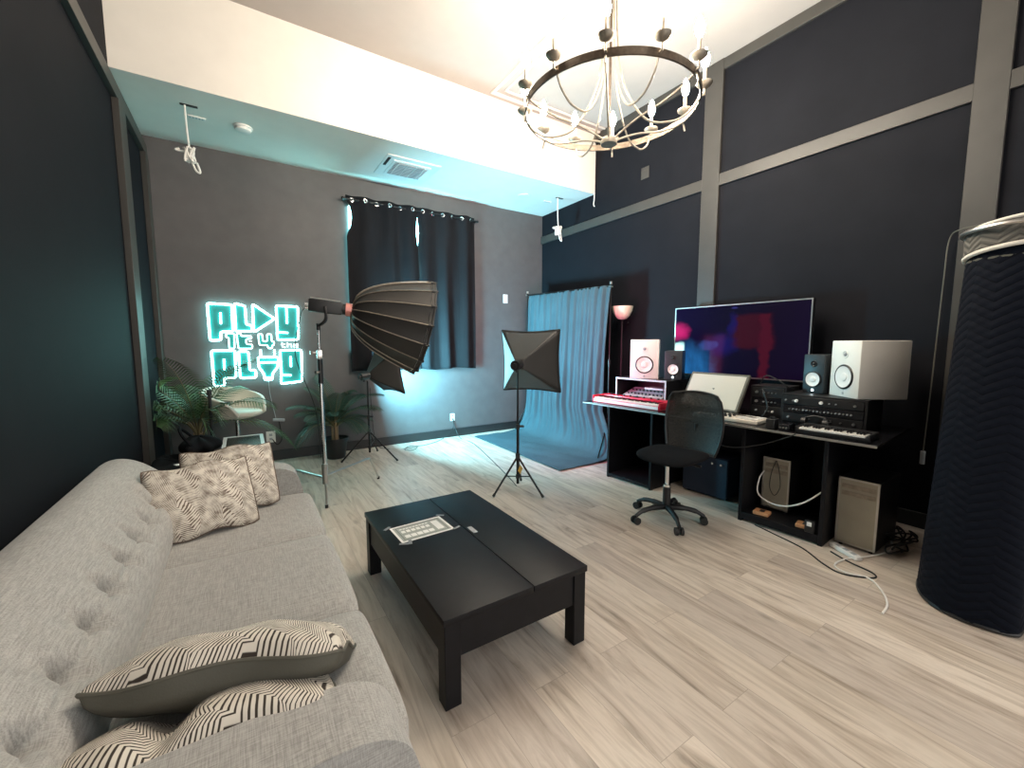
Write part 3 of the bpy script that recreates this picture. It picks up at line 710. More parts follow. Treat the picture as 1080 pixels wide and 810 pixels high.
# ------------------------------------------------------------------ desk
DRZ = R(3.67); DO = Vector((3.185, 3.46, 0))
def DK(b, a, z=0.0):           # b: back from the front edge, a: along the desk from its left end
    return DO + Matrix.Rotation(DRZ, 3, 'Z') @ Vector((b, -a, z))
desk = thing('studio_desk', 'long black studio desk along the right wall', 'desk', DO, DRZ)
def dbox(b0, a0, z0, b1, a1, z1, bev=.002): return MB().span((b0, -a0, z0), (b1, -a1, z1), bev, 1)
DT = .80
obj('desktop', dbox(0, 0, DT - .022, .92, 2.55, DT), M['blackgloss'], desk, world=False)
o = obj('edge_strip', dbox(-.004, 0, DT - .020, 0, 2.55, DT - .004, .001), M['steel'], desk, world=False); o['label'] = 'thin bright metal front edge'
for a in (.31, .84): obj('side_panel', dbox(.06, a, 0, .86, a + .025, DT - .022), M['blackwood'], desk, world=False)
for a in (1.70, 2.255): obj('side_panel', dbox(.06, a, 0, .80, a + .028, DT - .022), M['blackwood'], desk, world=False)
obj('bottom_panel', dbox(.06, .335, .02, .86, .84, .045), M['blackwood'], desk, world=False)
obj('bottom_panel', dbox(.06, 1.728, .02, .80, 2.255, .075), M['blackwood'], desk, world=False)
obj('back_panel', dbox(.84, .335, .045, .86, .84, DT - .022), M['blackwood'], desk, world=False)
obj('back_panel', dbox(.78, 1.728, .075, .80, 2.255, DT - .022), M['blackwood'], desk, world=False)
for a in (.325, .855, 1.715, 2.27):
    obj('foot_glide', MB().cyl((.09, -a, 0), (.09, -a, .02), .014), M['rubber'], desk, world=False)

# left riser with gear
rs = thing('desk_riser', 'open black shelf riser with grey edges on the left of the desk', 'shelf', DK(.46, .10, DT), DRZ)
def lb(x0, y0, z0, x1, y1, z1, bev=.002): return MB().span((x0, y0, z0), (x1, y1, z1), bev, 1)
obj('top_board', lb(.0, -.64, .235, .40, .02, .255), M['black'], rs, world=False)
obj('front_edge', lb(-.004, -.64, .235, 0, .02, .255, .001), M['shelfedge'], rs, world=False)
for y in (.0, -.64):
    obj('side_board', lb(.0, y, 0, .40, y + .02, .235), M['black'], rs, world=False)
    obj('front_edge', lb(-.004, y, 0, 0, y + .02, .235, .001), M['shelfedge'], rs, world=False)
obj('back_board', lb(.385, -.62, 0, .40, 0, .235), M['black'], rs, world=False)
mx = thing('rack_synth', 'grey tabletop synth inside the riser behind the red keyboard', 'synthesizer', DK(.49, .41, DT), DRZ)
def wedge(x0, x1, y0, y1, h0, h1):
    m = MB(); m.prism([(x0, 0), (x1, 0), (x1, h1), (x0, h0)], lambda a, b, t: Vector((a, t, b)), y0, y1); return m
obj('body', wedge(0, .24, -.26, .26, .05, .13), M['greyplast'], mx, world=False)
obj('panel', MB().prism([(.01, .0545), (.23, .1275), (.23, .1305), (.01, .0575)], lambda a, b, t: Vector((a, t, b)), -.25, .25), M['shelfedge'], mx, world=False)
for k in range(10):
    for j in range(2):
        x = .05 + .09 * j; z = .055 + (x) * .333
        obj('knob', MB().cyl((x, -.22 + k * .048, z), (x, -.22 + k * .048, z + .018), .010, n=10), M['black'], mx, world=False)
bk = thing('flat_case', 'white flat case lying on the grey synth inside the riser', 'case', DK(.56, .52, DT + .132), DRZ)
obj('case', lb(0, -.12, 0, .14, .12, .022, .005), M['white'], bk, world=False)

def keyboard(name, label, cat, loc, rz, length, depth, hgt, nwhite, bodym, frontm=None, controls=True):
    t = thing(name, label, cat, loc, rz)
    obj('case', MB().span((0, 0, 0), (depth, -length, hgt * .55), .006, 2).span((depth * .58, 0, hgt * .5), (depth, -length, hgt), .005, 2), M[bodym], t, world=False)
    for y in (0, -length + .018): obj('end_cheek', MB().span((.0, y, 0), (depth, y - .018, hgt * .98), .004, 1), M[bodym], t, world=False)
    if frontm: obj('front_strip', lb(-.003, -length + .02, .006, 0.001, -.02, hgt * .5, .001), M[frontm], t, world=False)
    kl = length - .05; wk = kl / nwhite
    for k in range(nwhite):
        y = -.025 - k * wk
        obj('white_key', lb(.006, y - wk + .0016, hgt * .55, depth * .57, y, hgt * .55 + .012, .0015), M['keys'], t, world=False)
    for k in range(nwhite - 1):
        if k % 7 in (2, 6): continue
        y = -.025 - (k + 1) * wk
        obj('black_key', lb(depth * .24, y - wk * .28, hgt * .55 + .012, depth * .57, y + wk * .28, hgt * .55 + .022, .0015), M['blackgloss'], t, world=False)
    if controls:
        for k in range(8): obj('knob', MB().cyl((depth * .78, -length * (.12 + .1 * k), hgt), (depth * .78, -length * (.12 + .1 * k), hgt + .014), .011, n=10), M['black'], t, world=False)
        o = obj('display', lb(depth * .66, -length * .56, hgt, depth * .9, -length * .46, hgt + .002, .0005), M['blackgloss'], t, world=False)
    return t
keyboard('synth_keyboard', 'red synth keyboard with ivory keys on the left end of the desk', 'keyboard', DK(.075, .07, DT), DRZ, .86, .26, .075, 35, 'red', 'paper')
keyboard('midi_keyboard', 'small black keyboard with white keys at the right end of the desk', 'keyboard', DK(.05, 2.07, DT), DRZ, .43, .22, .045, 21, 'black', None, False)

# speakers
def speaker(label, loc, facing, W_, D_, H_, body, cone, woofer, tweeter, group, ring='black'):
    n = Vector((math.cos(R(facing)), math.sin(R(facing)), 0)); t_ = Vector((n.y, -n.x, 0))
    F = Vector(loc); t = thing('studio_monitor', label, 'speaker', F - n * D_ / 2, R(facing), group)
    obj('cabinet', MB().box((0, 0, H_ / 2), (D_, W_, H_), None, .007, 2), M[body], t, world=False)
    x = D_ / 2; zw = H_ * .36; zt = H_ * .76
    rx = Matrix.Rotation(R(90), 4, 'Y')
    obj('woofer_surround', MB().lathe([(woofer, .0), (woofer, .006), (woofer * .92, .012), (woofer * .84, .008), (woofer * .84, 0)], (x - .001, 0, zw), rx, 40, cap=False), M['black'], t, world=False)
    w_ = obj('woofer_cone', MB().lathe([(woofer * .86, .008), (woofer * .55, .001), (woofer * .34, .0012), (woofer * .30, .006), (0, .010)], (x, 0, zw), rx, 40, cap=False), M[cone], t, world=False)
    obj('tweeter_plate', MB().lathe([(tweeter * 1.9, 0), (tweeter * 1.9, .003), (tweeter * 1.6, .005), (tweeter * 1.05, .001)], (x, 0, zt), rx, 32, cap=False), M[body if body == 'spk_white' else 'black'], t, world=False)
    obj('tweeter_dome', MB().lathe([(tweeter, .001), (tweeter * .8, .007), (tweeter * .4, .011), (0, .012)], (x, 0, zt), rx, 24, cap=False), M['greyplast' if body == 'spk_white' else 'black'], t, world=False)
    obj('badge', MB().box((x + .001, 0, H_ * .07 if body == 'spk_white' else H_ * .085), (.003, .018, .016), None, .001, 1), M['metalgrey' if body == 'spk_white' else 'led'], t, world=False)
    for s_ in (-1, 1): obj('port_foot', MB().box((-.0, s_ * W_ * .38, .001), (D_ * .8, .02, .002)), M['rubber'], t, world=False)
    return t
RZ0 = DT + .2565
speaker('large white studio monitor on the riser at the left end of the desk', (3.70, 3.05, RZ0), 216, .30, .33, .43, 'spk_white', 'cone', .095, .016, 'studio monitors')
speaker('small black studio monitor with white cone between the left white monitor and screen', (3.86, 2.80, RZ0), 206, .18, .20, .31, 'spk_grey', 'cone', .062, .014, 'studio monitors')
speaker('large white studio monitor on the rack at the right end of the desk', (3.85, 1.285, DT + .2355), 144, .30, .35, .43, 'spk_white', 'cone', .095, .016, 'studio monitors')
speaker('small black studio monitor with white cone between wide screen and right white monitor', (3.93, 1.52, DT + .2355), 166, .17, .20, .32, 'spk_grey', 'cone', .066, .014, 'studio monitors')

# right rack under the monitors
def rack(name, label, loc, wd, hg, dp, units, knobs, cat='rack'):
    t = thing(name, label, cat, loc, DRZ)
    obj('shell', lb(0.012, -wd, 0, dp, 0, .012).span((.012, -wd, hg - .014), (dp, 0, hg), .001, 1).span((.012, -wd, .012), (dp, -wd + .016, hg - .014)).span((.012, -.016, .012), (dp, 0, hg - .014)).span((dp - .012, -wd + .016, .012), (dp, -.016, hg - .014)), M['black'], t, world=False)
    uh = (hg - .028) / units
    for k in range(units):
        z0 = .013 + k * uh
        f = obj('rack_unit', lb(.004, -wd + .018, z0 + .002, dp * .8, -.018, z0 + uh - .002, .002), M['blackgloss' if k % 2 else 'black'], t, world=False)
        for (fr, rad, m_) in knobs[k % len(knobs)]:
            obj('knob', MB().cyl((.006, -.018 - fr * (wd - .036), z0 + uh / 2), (-.014, -.018 - fr * (wd - .036), z0 + uh / 2), rad, rad * .85, n=14), M[m_], f, world=False)
    return t
K1 = [(.10 + .045 * i, .006, 'metalgrey' if i % 3 == 0 else 'greyplast') for i in range(18)]
K2 = [(.08, .008, 'greyplast'), (.30, .007, 'greyplast'), (.36, .006, 'metalgrey'), (.62, .010, 'metalgrey'), (.75, .006, 'metalgrey'), (.90, .010, 'metalgrey')]
K3 = [(.04, .006, 'greyplast'), (.18, .013, 'cone'), (.14, .007, 'metalgrey'), (.50, .013, 'cone'), (.60, .005, 'greyplast'), (.68, .005, 'greyplast'), (.90, .009, 'metalgrey')]
rack('gear_rack', 'black rack with round white knobs beneath the right white monitor', DK(.42, 1.83, DT), .56, .234, .42, 3, [K2, K1, K3])
K4 = [(.16, .012, 'metalgrey'), (.40, .007, 'greyplast'), (.55, .006, 'metalgrey'), (.66, .006, 'metalgrey'), (.78, .006, 'metalgrey')]
K5 = [(.16, .008, 'greyplast'), (.5, .006, 'cone'), (.58, .006, 'metalgrey'), (.70, .009, 'cone')]
rack('module_rack', 'black knobbed module rack between the tilted display and the right rack', DK(.55, 1.53, DT), .285, .27, .30, 3, [K5, K4, K4])

# tilted display, tv
td = thing('tilted_display', 'wide tilted display with a painted beige reflection and grey frame on the desk behind the chair', 'monitor', DK(.40, 1.21, DT), DRZ + R(-7))
tm = Matrix.Translation((0, 0, .03)) @ Matrix.Rotation(R(28), 4, 'Y')
def tbox(a, b, bev=.003):
    c = [(p + q) / 2 for p, q in zip(a, b)]; d = [abs(q - p) for p, q in zip(a, b)]
    m = MB(); m.span(a, b, bev, 1); m.bm.transform(tm); return m
M['beige_reflection'] = mat('beige_reflection', (0.50, 0.46, 0.38), 0.30, var=0.06, scale=1.5)  # reflection of the pale floor, painted as the screen's base colour
obj('frame', tbox((0, -.30, 0), (.03, .30, .375), .006), M['olive'], td, world=False)
obj('screen', tbox((-.0015, -.277, .02), (.0005, .277, .352), .0004), M['beige_reflection'], td, world=False)
obj('stand', MB().tube([(.10, 0, .22), (.24, 0, .005)], .012, 8).span((.05, -.18, 0), (.26, .18, .010), .002, 1).tube([(.0, .25, .03), (.04, .25, .0)], .012).tube([(.0, -.25, .03), (.04, -.25, .0)], .012), M['black'], td, world=False)
TVC = Vector((4.19, 2.33, 1.47)); tv = thing('television', 'wide flat wall television with dark blue and magenta reflections painted on its screen', 'television', (4.19, 2.33, 1.10), R(1.2))
def tvp(u, v): return Vector((-.0262, .665 - 1.33 * u, .012 + .715 * v))
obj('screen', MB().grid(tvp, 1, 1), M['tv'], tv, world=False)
obj('back_shell', lb(-.02, -.675, 0, .035, .675, .738, .008), M['black'], tv, world=False)
fr_ = MB().span((-.028, -.675, 0), (-.019, -.665, .738)).span((-.028, .665, 0), (-.019, .675, .738)).span((-.028, -.665, .727), (-.019, .665, .738)).span((-.028, -.665, 0), (-.019, .665, .012))
obj('bezel', fr_, M['steel'], tv, world=False)
obj('wall_mount', lb(.035, -.2, .25, .12, .2, .5), M['blackmetal'], tv, world=False)
obj('mount_arm', lb(.12, -.05, .30, .21, .05, .45), M['blackmetal'], tv, world=False)

# small things on the desk
t = thing('pad_controller', 'cream pad controller with small knobs on the desk right of the chair', 'controller', DK(.08, 1.60, DT), DRZ)
obj('body', lb(0, -.20, 0, .24, .20, .03, .006), M['cream'], t, world=False)
for i in range(4):
    for j in range(4): obj('pad', lb(.03 + j * .048, -.02 - i * .042, .03, .068 + j * .048, -.055 - i * .042, .036, .002), M['white'], t, world=False)
for i in range(4):
    for j in range(2): obj('knob', MB().cyl((.06 + j * .07, .04 + i * .038, .03), (.06 + j * .07, .04 + i * .038, .046), .011, n=10), M['black'], t, world=False)
t = thing('power_bank', 'pale blue white box on the desk edge next to the chair back', 'box', DK(.05, 1.27, DT), DRZ)
obj('case', lb(0, -.17, 0, .12, 0, .035, .008), M['white'], t, world=False)
t = thing('phone', 'dark phone lying flat on the desk behind the pale box', 'phone', DK(.19, 1.28, DT), DRZ + .3)
obj('body', lb(0, -.08, 0, .15, 0, .009, .004), M['navy'], t, world=False); obj('glass', lb(.004, -.076, .009, .146, -.004, .0095, .0002), M['blackgloss'], t, world=False)
t = thing('audio_box', 'black cube shaped box on the desk left of the small keyboard', 'box', DK(.02, 1.885, DT), DRZ)
obj('case', lb(0, -.06, 0, .09, 0, .075, .004), M['black'], t, world=False); obj('dial', MB().cyl((.045, -.03, .075), (.045, -.03, .088), .018), M['black'], t, world=False)
t = thing('audio_box', 'flat black box on the desk between the cube box and small keyboard', 'box', DK(.02, 1.97, DT), DRZ)
obj('case', lb(0, -.075, 0, .12, 0, .05, .004), M['blackgloss'], t, world=False)
for k in range(3): obj('knob', MB().cyl((0, -.018 - .02 * k, .025), (-.01, -.018 - .02 * k, .025), .006, n=10), M['metalgrey'], t, world=False)
hp = thing('headphones', 'black headphones lying behind the small keyboard', 'headphones', DK(.31, 2.10, DT), DRZ)
H0 = DK(.31, 2.10, DT)
obj('headband', MB().tube([(.04 + .035 * math.sin(a), -.085 * math.cos(a), .035 + .085 * math.sin(a) * .55) for a in [PI * i / 14 for i in range(15)]], .008, 8), M['black'], hp, world=False)
for s_ in (-1, 1):
    obj('ear_cup', MB().cyl((.04, s_ * .085, .037), (.04, s_ * .055, .037), .037), M['black'], hp, world=False)
    o = obj('cup_ring', MB().cyl((.04, s_ * .0855, .037), (.04, s_ * .088, .037), .020), M['metalgrey'], hp, world=False)
def cable(label, pts, r=.004, m='rubber', name='cable', n=8, grp=None):
    return tag(obj(name, MB().tube(spline(pts, n), r, 6), M[m]), label, 'cable', grp)
cable('black cable looping from the module rack to the desk top', [DK(.53, 1.62, DT + .20), DK(.47, 1.66, DT + .25), DK(.42, 1.70, DT + .22), DK(.40, 1.74, DT + .10), DK(.36, 1.70, DT + .008)], .006)
cable('black cable arching above the right rack to the small black monitor', [DK(.62, 1.58, DT + .278), DK(.58, 1.64, DT + .36), DK(.58, 1.72, DT + .34), DK(.60, 1.82, DT + .27), DK(.66, 1.84, DT + .242)], .005)
cable('thin cable drooping below the desk front edge', [DK(-.008, 1.36, DT + .002), DK(-.02, 1.38, DT - .06), DK(.0, 1.48, DT - .17), DK(.03, 1.64, DT - .20), DK(.05, 1.85, DT - .14), DK(-.012, 2.06, DT - .03), DK(-.010, 2.10, DT + .001)], .004)
cable('dark cable across the cream controller', [DK(.04, 1.44, DT + .034), DK(.10, 1.52, DT + .046), DK(.16, 1.58, DT + .05), DK(.22, 1.72, DT + .038), DK(.36, 1.75, DT + .008)], .004)

# things under the desk
def tower(label, loc, rz, wd, hg, dp):
    t = thing('computer_tower', label, 'computer', loc, rz)
    obj('case', lb(.012, -wd, .015, dp, 0, hg, .006), M['black'], t, world=False)
    obj('front_frame', MB().span((0, -wd, .02), (.014, -wd + .012, hg)).span((0, -.012, .02), (.014, 0, hg)).span((0, -wd + .012, hg - .012), (.014, -.012, hg)).span((0, -wd + .012, .02), (.014, -.012, .032)), M['steel'], t, world=False)
    o = obj('front_grille', lb(.005, -wd + .012, .032, .013, -.012, hg - .012, .001), M['grille'], t, world=False); o['label'] = 'silver mesh front'
    for k in range(2): obj('drive_bay', lb(.001, -wd + .02, hg - .075 - .05 * k, .006, -.02, hg - .045 - .05 * k, .001), M['greymetal'], t, world=False)
    for x in (.03, dp - .03):
        for y in (-.03, -wd + .03): obj('foot', MB().cyl((x, y, 0), (x, y, .016), .012), M['rubber'], t, world=False)
    return t
tower('silver fronted computer tower inside the open desk pedestal', DK(.28, 1.78, .0755), DRZ, .20, .44, .44)
tower('silver fronted computer tower on the floor at the right end of the desk', (3.54, 1.165, 0), DRZ - R(2), .23, .50, .46)
nb = thing('subwoofer', 'navy blue box with two small bright knobs under the desk behind the chair', 'speaker', (3.60, 2.46, 0), DRZ)
obj('cabinet', lb(0, -.44, .015, .38, 0, .39, .01), M['navy'], nb, world=False)
for y in (-.30, -.38): obj('knob', MB().cyl((0, y, .335), (-.015, y, .335), .010, n=12), M['led' if y > -.3 else 'chrome'], nb, world=False)
for x in (.05, .33):
    for y in (-.05, -.39): obj('foot', MB().cyl((x, y, 0), (x, y, .016), .018), M['rubber'], nb, world=False)
for k, (a, lab) in enumerate(((1.80, 'orange wooden block lying on the pedestal floor at left'), (2.10, 'orange wooden block lying on the pedestal floor at right'))):
    t = thing('wooden_block', lab, 'block', DK(.09, a, .0755), DRZ + .12, 'wooden blocks in the desk pedestal')
    obj('block', lb(0, -.11, 0, .09, .0, .028, .004), M['orange'], t, world=False)
    obj('dark_inlay', lb(.02, -.075, .028, .07, -.04, .030, .001), M['black'], t, world=False)
t = thing('usb_hub', 'small grey hub on the pedestal side wall with a white light', 'hub', DK(.055, 2.17, .0755), DRZ)
obj('case', lb(0, -.06, 0, .04, 0, .09, .004), M['black'], t, world=False); obj('indicator', lb(-.002, -.045, .05, .001, -.015, .08, .0005), M['white'], t, world=False)
cable('pale cable hanging in a loop across the pedestal tower', [DK(.262, 1.80, .40), DK(.20, 1.79, .34), DK(.17, 1.80, .23), DK(.15, 1.90, .185), DK(.13, 2.02, .20), DK(.12, 2.14, .27), DK(.11, 2.245, .38)], .0058, 'cord_white')
cable('thin dark cable hanging in front of the pedestal tower', [DK(.272, 1.88, .50), DK(.262, 1.855, .40), DK(.255, 1.85, .28), DK(.25, 1.89, .22), DK(.255, 1.925, .30), DK(.262, 1.91, .42), DK(.272, 1.885, .50)], .003)
cable('thin dark cable snaking over the floor from the desk pedestal', [(3.36, 1.63, .005), (3.31, 1.45, .005), (3.25, 1.25, .005), (3.13, 1.08, .005), (3.09, .96, .005), (3.19, .84, .005), (3.26, .86, .005), (3.30, 1.0, .005), (3.36, 1.12, .005)], .005)
cable('pale white cable curling on the floor in front of the right tower', [(4.02, 1.03, .12), (3.86, .93, .02), (3.72, .90, .007), (3.52, .94, .007), (3.32, 1.02, .007), (3.17, 1.03, .007), (3.12, .96, .007), (3.16, .85, .007), (3.06, .76, .007), (2.93, .70, .007), (2.80, .685, .007)], .0055, 'cord_white')
ps = thing('power_strip', 'white power strip on the floor before the right tower', 'power strip', (3.42, 1.05, 0), R(62))
obj('body', lb(-.10, -.025, .0, .12, .025, .03, .006), M['white'], ps, world=False)
for k in range(3): obj('socket', lb(-.07 + k * .06, -.014, .03, -.035 + k * .06, .014, .0315, .0005), M['greyplast'], ps, world=False)
for k, lab in enumerate(('black cable tangle on the floor behind the right tower', 'black cable coil beside the quilted blanket', 'dark cable loop low on the wall by the blanket', 'black cable bundle near the baseboard')):
    rr = random.Random(k); c = Vector((3.96 - .08 * k, .93 - .045 * k, .02))
    pts = [c + Vector((rr.uniform(-.16, .16), rr.uniform(-.06, .10), rr.uniform(0, .09 + .07 * (k == 2)))) for _ in range(8)]
    cable(lab, pts, .006, 'rubber')
cw = thing('hanging_cable', 'thin cable with a small pale plug hanging down the right wall beside the blanket', 'cable', (4.35, .90, .45))
obj('lead', MB().tube(spline([(4.28, .70, 2.245), (4.30, .82, 2.245), (4.345, .885, 2.19), (4.35, .895, 1.9), (4.352, .905, 1.2), (4.35, .915, .62)], 8), .0045, 6), M['olive'], cw)
obj('plug', MB().cyl((4.35, .915, .62), (4.35, .915, .52), .015), M['greyplast'], cw)

# ------------------------------------------------------------------ office chair
oc = thing('office_chair', 'black mesh backed swivel chair turned away from the desk', 'chair', (2.86, 2.09, 0), 0)
O = Vector((2.86, 2.09, 0)); fdir = Vector((-.985, -.12, 0)).normalized(); sd = Vector((-fdir.y, fdir.x, 0))
obj('gas_lift', MB().cyl(O + Vector((0, 0, .08)), O + Vector((0, 0, .30)), .028).cyl(O + Vector((0, 0, .30)), O + Vector((0, 0, .50)), .016), M['chrome'], oc)
obj('lift_cover', MB().cyl(O + Vector((0, 0, .10)), O + Vector((0, 0, .28)), .031), M['black'], oc)
for k in range(5):
    a = R(72 * k + 20); d = Vector((math.cos(a), math.sin(a), 0)); q = Vector((-d.y, d.x, 0))
    lg = obj('base_arm', MB().tube(spline([O + d * .02 + Vector((0, 0, .11)), O + d * .12 + Vector((0, 0, .115)), O + d * .22 + Vector((0, 0, .10)), O + d * .285 + Vector((0, 0, .065))], 5), [.024] * 6 + [.020] * 5 + [.015] * 5, 10), M['black'], oc)
    obj('caster', MB().cyl(O + d * .285 + q * .012 + Vector((0, 0, .030)), O + d * .285 + q * .030 + Vector((0, 0, .030)), .030).cyl(O + d * .285 - q * .012 + Vector((0, 0, .030)), O + d * .285 - q * .030 + Vector((0, 0, .030)), .030).cyl(O + d * .285 - q * .02 + Vector((0, 0, .030)), O + d * .285 + q * .02 + Vector((0, 0, .030)), .012).cyl(O + d * .285 + Vector((0, 0, .03)), O + d * .285 + Vector((0, 0, .07)), .009), M['rubber'], lg)
OB = O + Vector((.055, -.035, .05)); OK_ = O + Vector((.07, -.05, -.03))
def seatfn(u, v):
    a = u * 2 * PI; c, s_ = math.cos(a), math.sin(a); e = .55
    x = math.copysign(abs(c) ** e, c) * .235; y = math.copysign(abs(s_) ** e, s_) * .245
    t = v * PI; rr = math.sin(t) ** .35 if 0 < v < 1 else 0; z = -math.cos(t) * .032
    p = OB + fdir * (x * rr + .06) + sd * y * rr + Vector((0, 0, .50 + z + .012 * (abs(y * rr) / .245) ** 2 - .018 * max(0, x * rr / .235) ** 3))
    return p
obj('seat', MB().grid(seatfn, 40, 16, cu=True), M['blackcloth'], oc, ang=80)
obj('mechanism', MB().box(O + fdir * .02 + Vector((0, 0, .505)), (.16, .14, .035), rotz(math.atan2(fdir.y, fdir.x)), .006), M['black'], oc)
obj('lever', MB().cyl(O + sd * .05 + Vector((0, 0, .505)), O + sd * .22 - fdir * .02 + Vector((0, 0, .50)), .006).cyl(O + sd * .22 - fdir * .02 + Vector((0, 0, .50)), O + sd * .26 - fdir * .02 + Vector((0, 0, .50)), .011), M['black'], oc)
def bk_(u, v):
    a = u * 2 - 1; w2 = (.205 + .035 * math.sin(PI * min(1, v * 1.1)) + .01 * v) * (1 if v < .88 else 1 - .12 * ((v - .88) / .12) ** 2)
    z = .57 + .50 * v - (.02 * a * a if v > .9 else 0)
    back = .235 + .03 * v + .045 * math.sin(PI * v) * .4 - .055 * a * a
    return OK_ - fdir * back + sd * (a * w2) + Vector((0, 0, z))
obj('mesh_back', MB().grid(bk_, 20, 26), M['chairmesh'], oc, solid=.004)
rim = [bk_(k / 12, 0) for k in range(12)] + [bk_(1, k / 16) for k in range(16)] + [bk_(1 - k / 12, 1) for k in range(12)] + [bk_(0, 1 - k / 16) for k in range(16)]
obj('back_frame', MB().tube(rim, .011, 8, closed=True), M['black'], oc)
obj('lumbar_bar', MB().tube([bk_(k / 10, .46) - fdir * .012 for k in range(11)], .009, 8), M['black'], oc)
obj('lower_pad', MB().grid(lambda u, v: bk_(u, v * .46) - fdir * .006, 16, 10), M['navy'], oc, solid=.012)
obj('back_spine', MB().tube(spline([O - fdir * .04 + Vector((0, 0, .50)), OK_ - fdir * .20 + Vector((0, 0, .50)), OK_ - fdir * .275 + Vector((0, 0, .57)), OK_ - fdir * .275 + Vector((0, 0, .70)), OK_ - fdir * .27 + Vector((0, 0, .80))], 6), .016, 8), M['black'], oc)

# ------------------------------------------------------------------ chandelier
CX, CY, CZ, CR = 2.415, 2.385, 3.20, .63
ch = thing('chandelier', 'bronze wagon wheel chandelier with twelve glowing candle bulbs', 'chandelier', (CX, CY, ZC))
A0 = Vector((CX, CY, 0))
def cp(r, a, z): return A0 + Vector((r * math.cos(a), r * math.sin(a), z))
ringp = [(CR - .006, -.024), (CR + .006, -.024), (CR + .006, .024), (CR - .006, .024), (CR - .006, -.024)]
obj('ring_band', MB().lathe(ringp, (CX, CY, CZ), n=96, cap=False), M['bronze'], ch)
obj('ceiling_canopy', MB().lathe([(.075, ZC), (.075, ZC - .015), (.03, ZC - .05), (.012, ZC - .06)], A0), M['bronze'], ch)
obj('center_rod', MB().cyl(A0 + Vector((0, 0, 2.99)), A0 + Vector((0, 0, ZC - .04)), .010), M['bronze'], ch)
obj('bottom_hub', MB().lathe([(0, 2.945), (.058, 2.945), (.062, 2.955), (.062, 2.975), (.045, 2.995), (.012, 3.01)], A0), M['greymetal'], ch)
obj('top_collar', MB().lathe([(.012, 3.99), (.040, 4.0), (.044, 4.02), (.040, 4.04), (.012, 4.05)], A0), M['bronze'], ch)
for k in range(6):
    a = R(60 * k + 12)
    pts = [cp(.035, a, 4.02), cp(.045, a, 3.75), cp(.07, a, 3.50), cp(.13, a, 3.29), cp(.27, a, 3.09), cp(.45, a, 3.055), cp(.57, a, 3.11), cp(CR - .01, a, CZ - .02)]
    obj('curved_rod', MB().tube(spline(pts, 8), .0075, 6), M['greymetal'], ch)
    a = R(60 * k + 42)
    pts = [cp(.045, a, 2.975), cp(.12, a, 3.01), cp(.25, a, 3.055), cp(.42, a, 3.09), cp(.56, a, 3.14), cp(CR + .004, a, CZ - .02), cp(CR + .03, a, CZ - .075)]
    obj('hub_arm', MB().tube(spline(pts, 7), .0075, 6), M['greymetal'], ch)
for k in range(12):
    a = R(30 * k + 12)
    c = cp(CR + .025, a, 0)
    cd_ = obj('candle_cup', MB().lathe([(.006, CZ - .0), (.008, CZ + .045), (.030, CZ + .055), (.054, CZ + .075), (.056, CZ + .083), (.048, CZ + .085), (.016, CZ + .075)], c, n=24).tube([cp(CR, a, CZ), cp(CR + .025, a, CZ + .002), cp(CR + .025, a, CZ + .03)], .008, 8), M['greymetal'], ch)
    obj('candle_sleeve', MB().cyl(c + Vector((0, 0, CZ + .07)), c + Vector((0, 0, CZ + .185)), .013), M['greymetal'], cd_)
    o = obj('bulb', MB().lathe([(.010, .185), (.022, .205), (.029, .235), (.024, .268), (.013, .298), (0, .318)], c + Vector((0, 0, CZ)), n=16), M['bulb'], cd_); o['label'] = 'glowing flame shaped bulb'

# ------------------------------------------------------------------ neon sign
ns = thing('neon_sign', 'mint neon lettering sign on the rear wall reading PLAY IT 4 the PLUG', 'sign', (.15, 5.83, .95))
YP = 5.828
def plate(poly): return MB().prism(poly, lambda x, z, t: Vector((x, t, z)), YP, YP + .012)
def tubeloop(pts, r=.011, closed=True):
    P = [Vector((x, YP - .012, z)) for x, z in pts]; out = []; n = len(P)
    for i in range(n):              # short rounded corners
        a, b, c = P[i - 1], P[i], P[(i + 1) % n]
        if not closed and i in (0, n - 1): out.append(b); continue
        d1, d2 = (a - b), (c - b); k = min(.018, d1.length * .3, d2.length * .3)
        q1, q2 = b + d1.normalized() * k, b + d2.normalized() * k
        out += [q1, (q1 + q2 + b * 2) / 4, q2]
    return MB().tube(out, r, 8, closed=closed)
def letter(name, outer, fill=None, extra=(), r=.011, m='neon'):
    cx = sum(p[0] for p in outer) / len(outer); cz = sum(p[1] for p in outer) / len(outer)
    f = obj(name, plate(fill or outer), M['acrylic'], ns)
    obj('neon_tube', tubeloop(outer, r), M[m], f)
    for e in extra: obj('neon_tube', tubeloop(e, r * .85, False), M[m], f)
    return f
P1 = [(-.306, 1.897), (-.078, 1.892), (-.082, 1.588), (-.198, 1.582), (-.203, 1.487), (-.302, 1.482)]
letter('letter_p', P1, extra=([(-.190, 1.80), (-.192, 1.67)],))
letter('letter_l', [(-.052, 1.91), (.050, 1.883), (.052, 1.668), (.108, 1.660), (.108, 1.592), (-.055, 1.590)])
letter('letter_a_play_triangle', [(.126, 1.910), (.345, 1.745), (.122, 1.580)])
letter('letter_y', [(.368, 1.902), (.602, 1.899), (.590, 1.497), (.365, 1.490), (.362, 1.575), (.366, 1.60)], extra=([(.476, 1.895), (.474, 1.69)], [(.375, 1.585), (.480, 1.578)]))
s_ = dict(r=.0065, m='neon_white')
letter('letter_i', [(-.150, 1.565), (-.072, 1.565), (-.078, 1.390), (-.128, 1.390), (-.128, 1.515), (-.150, 1.515)], **s_)
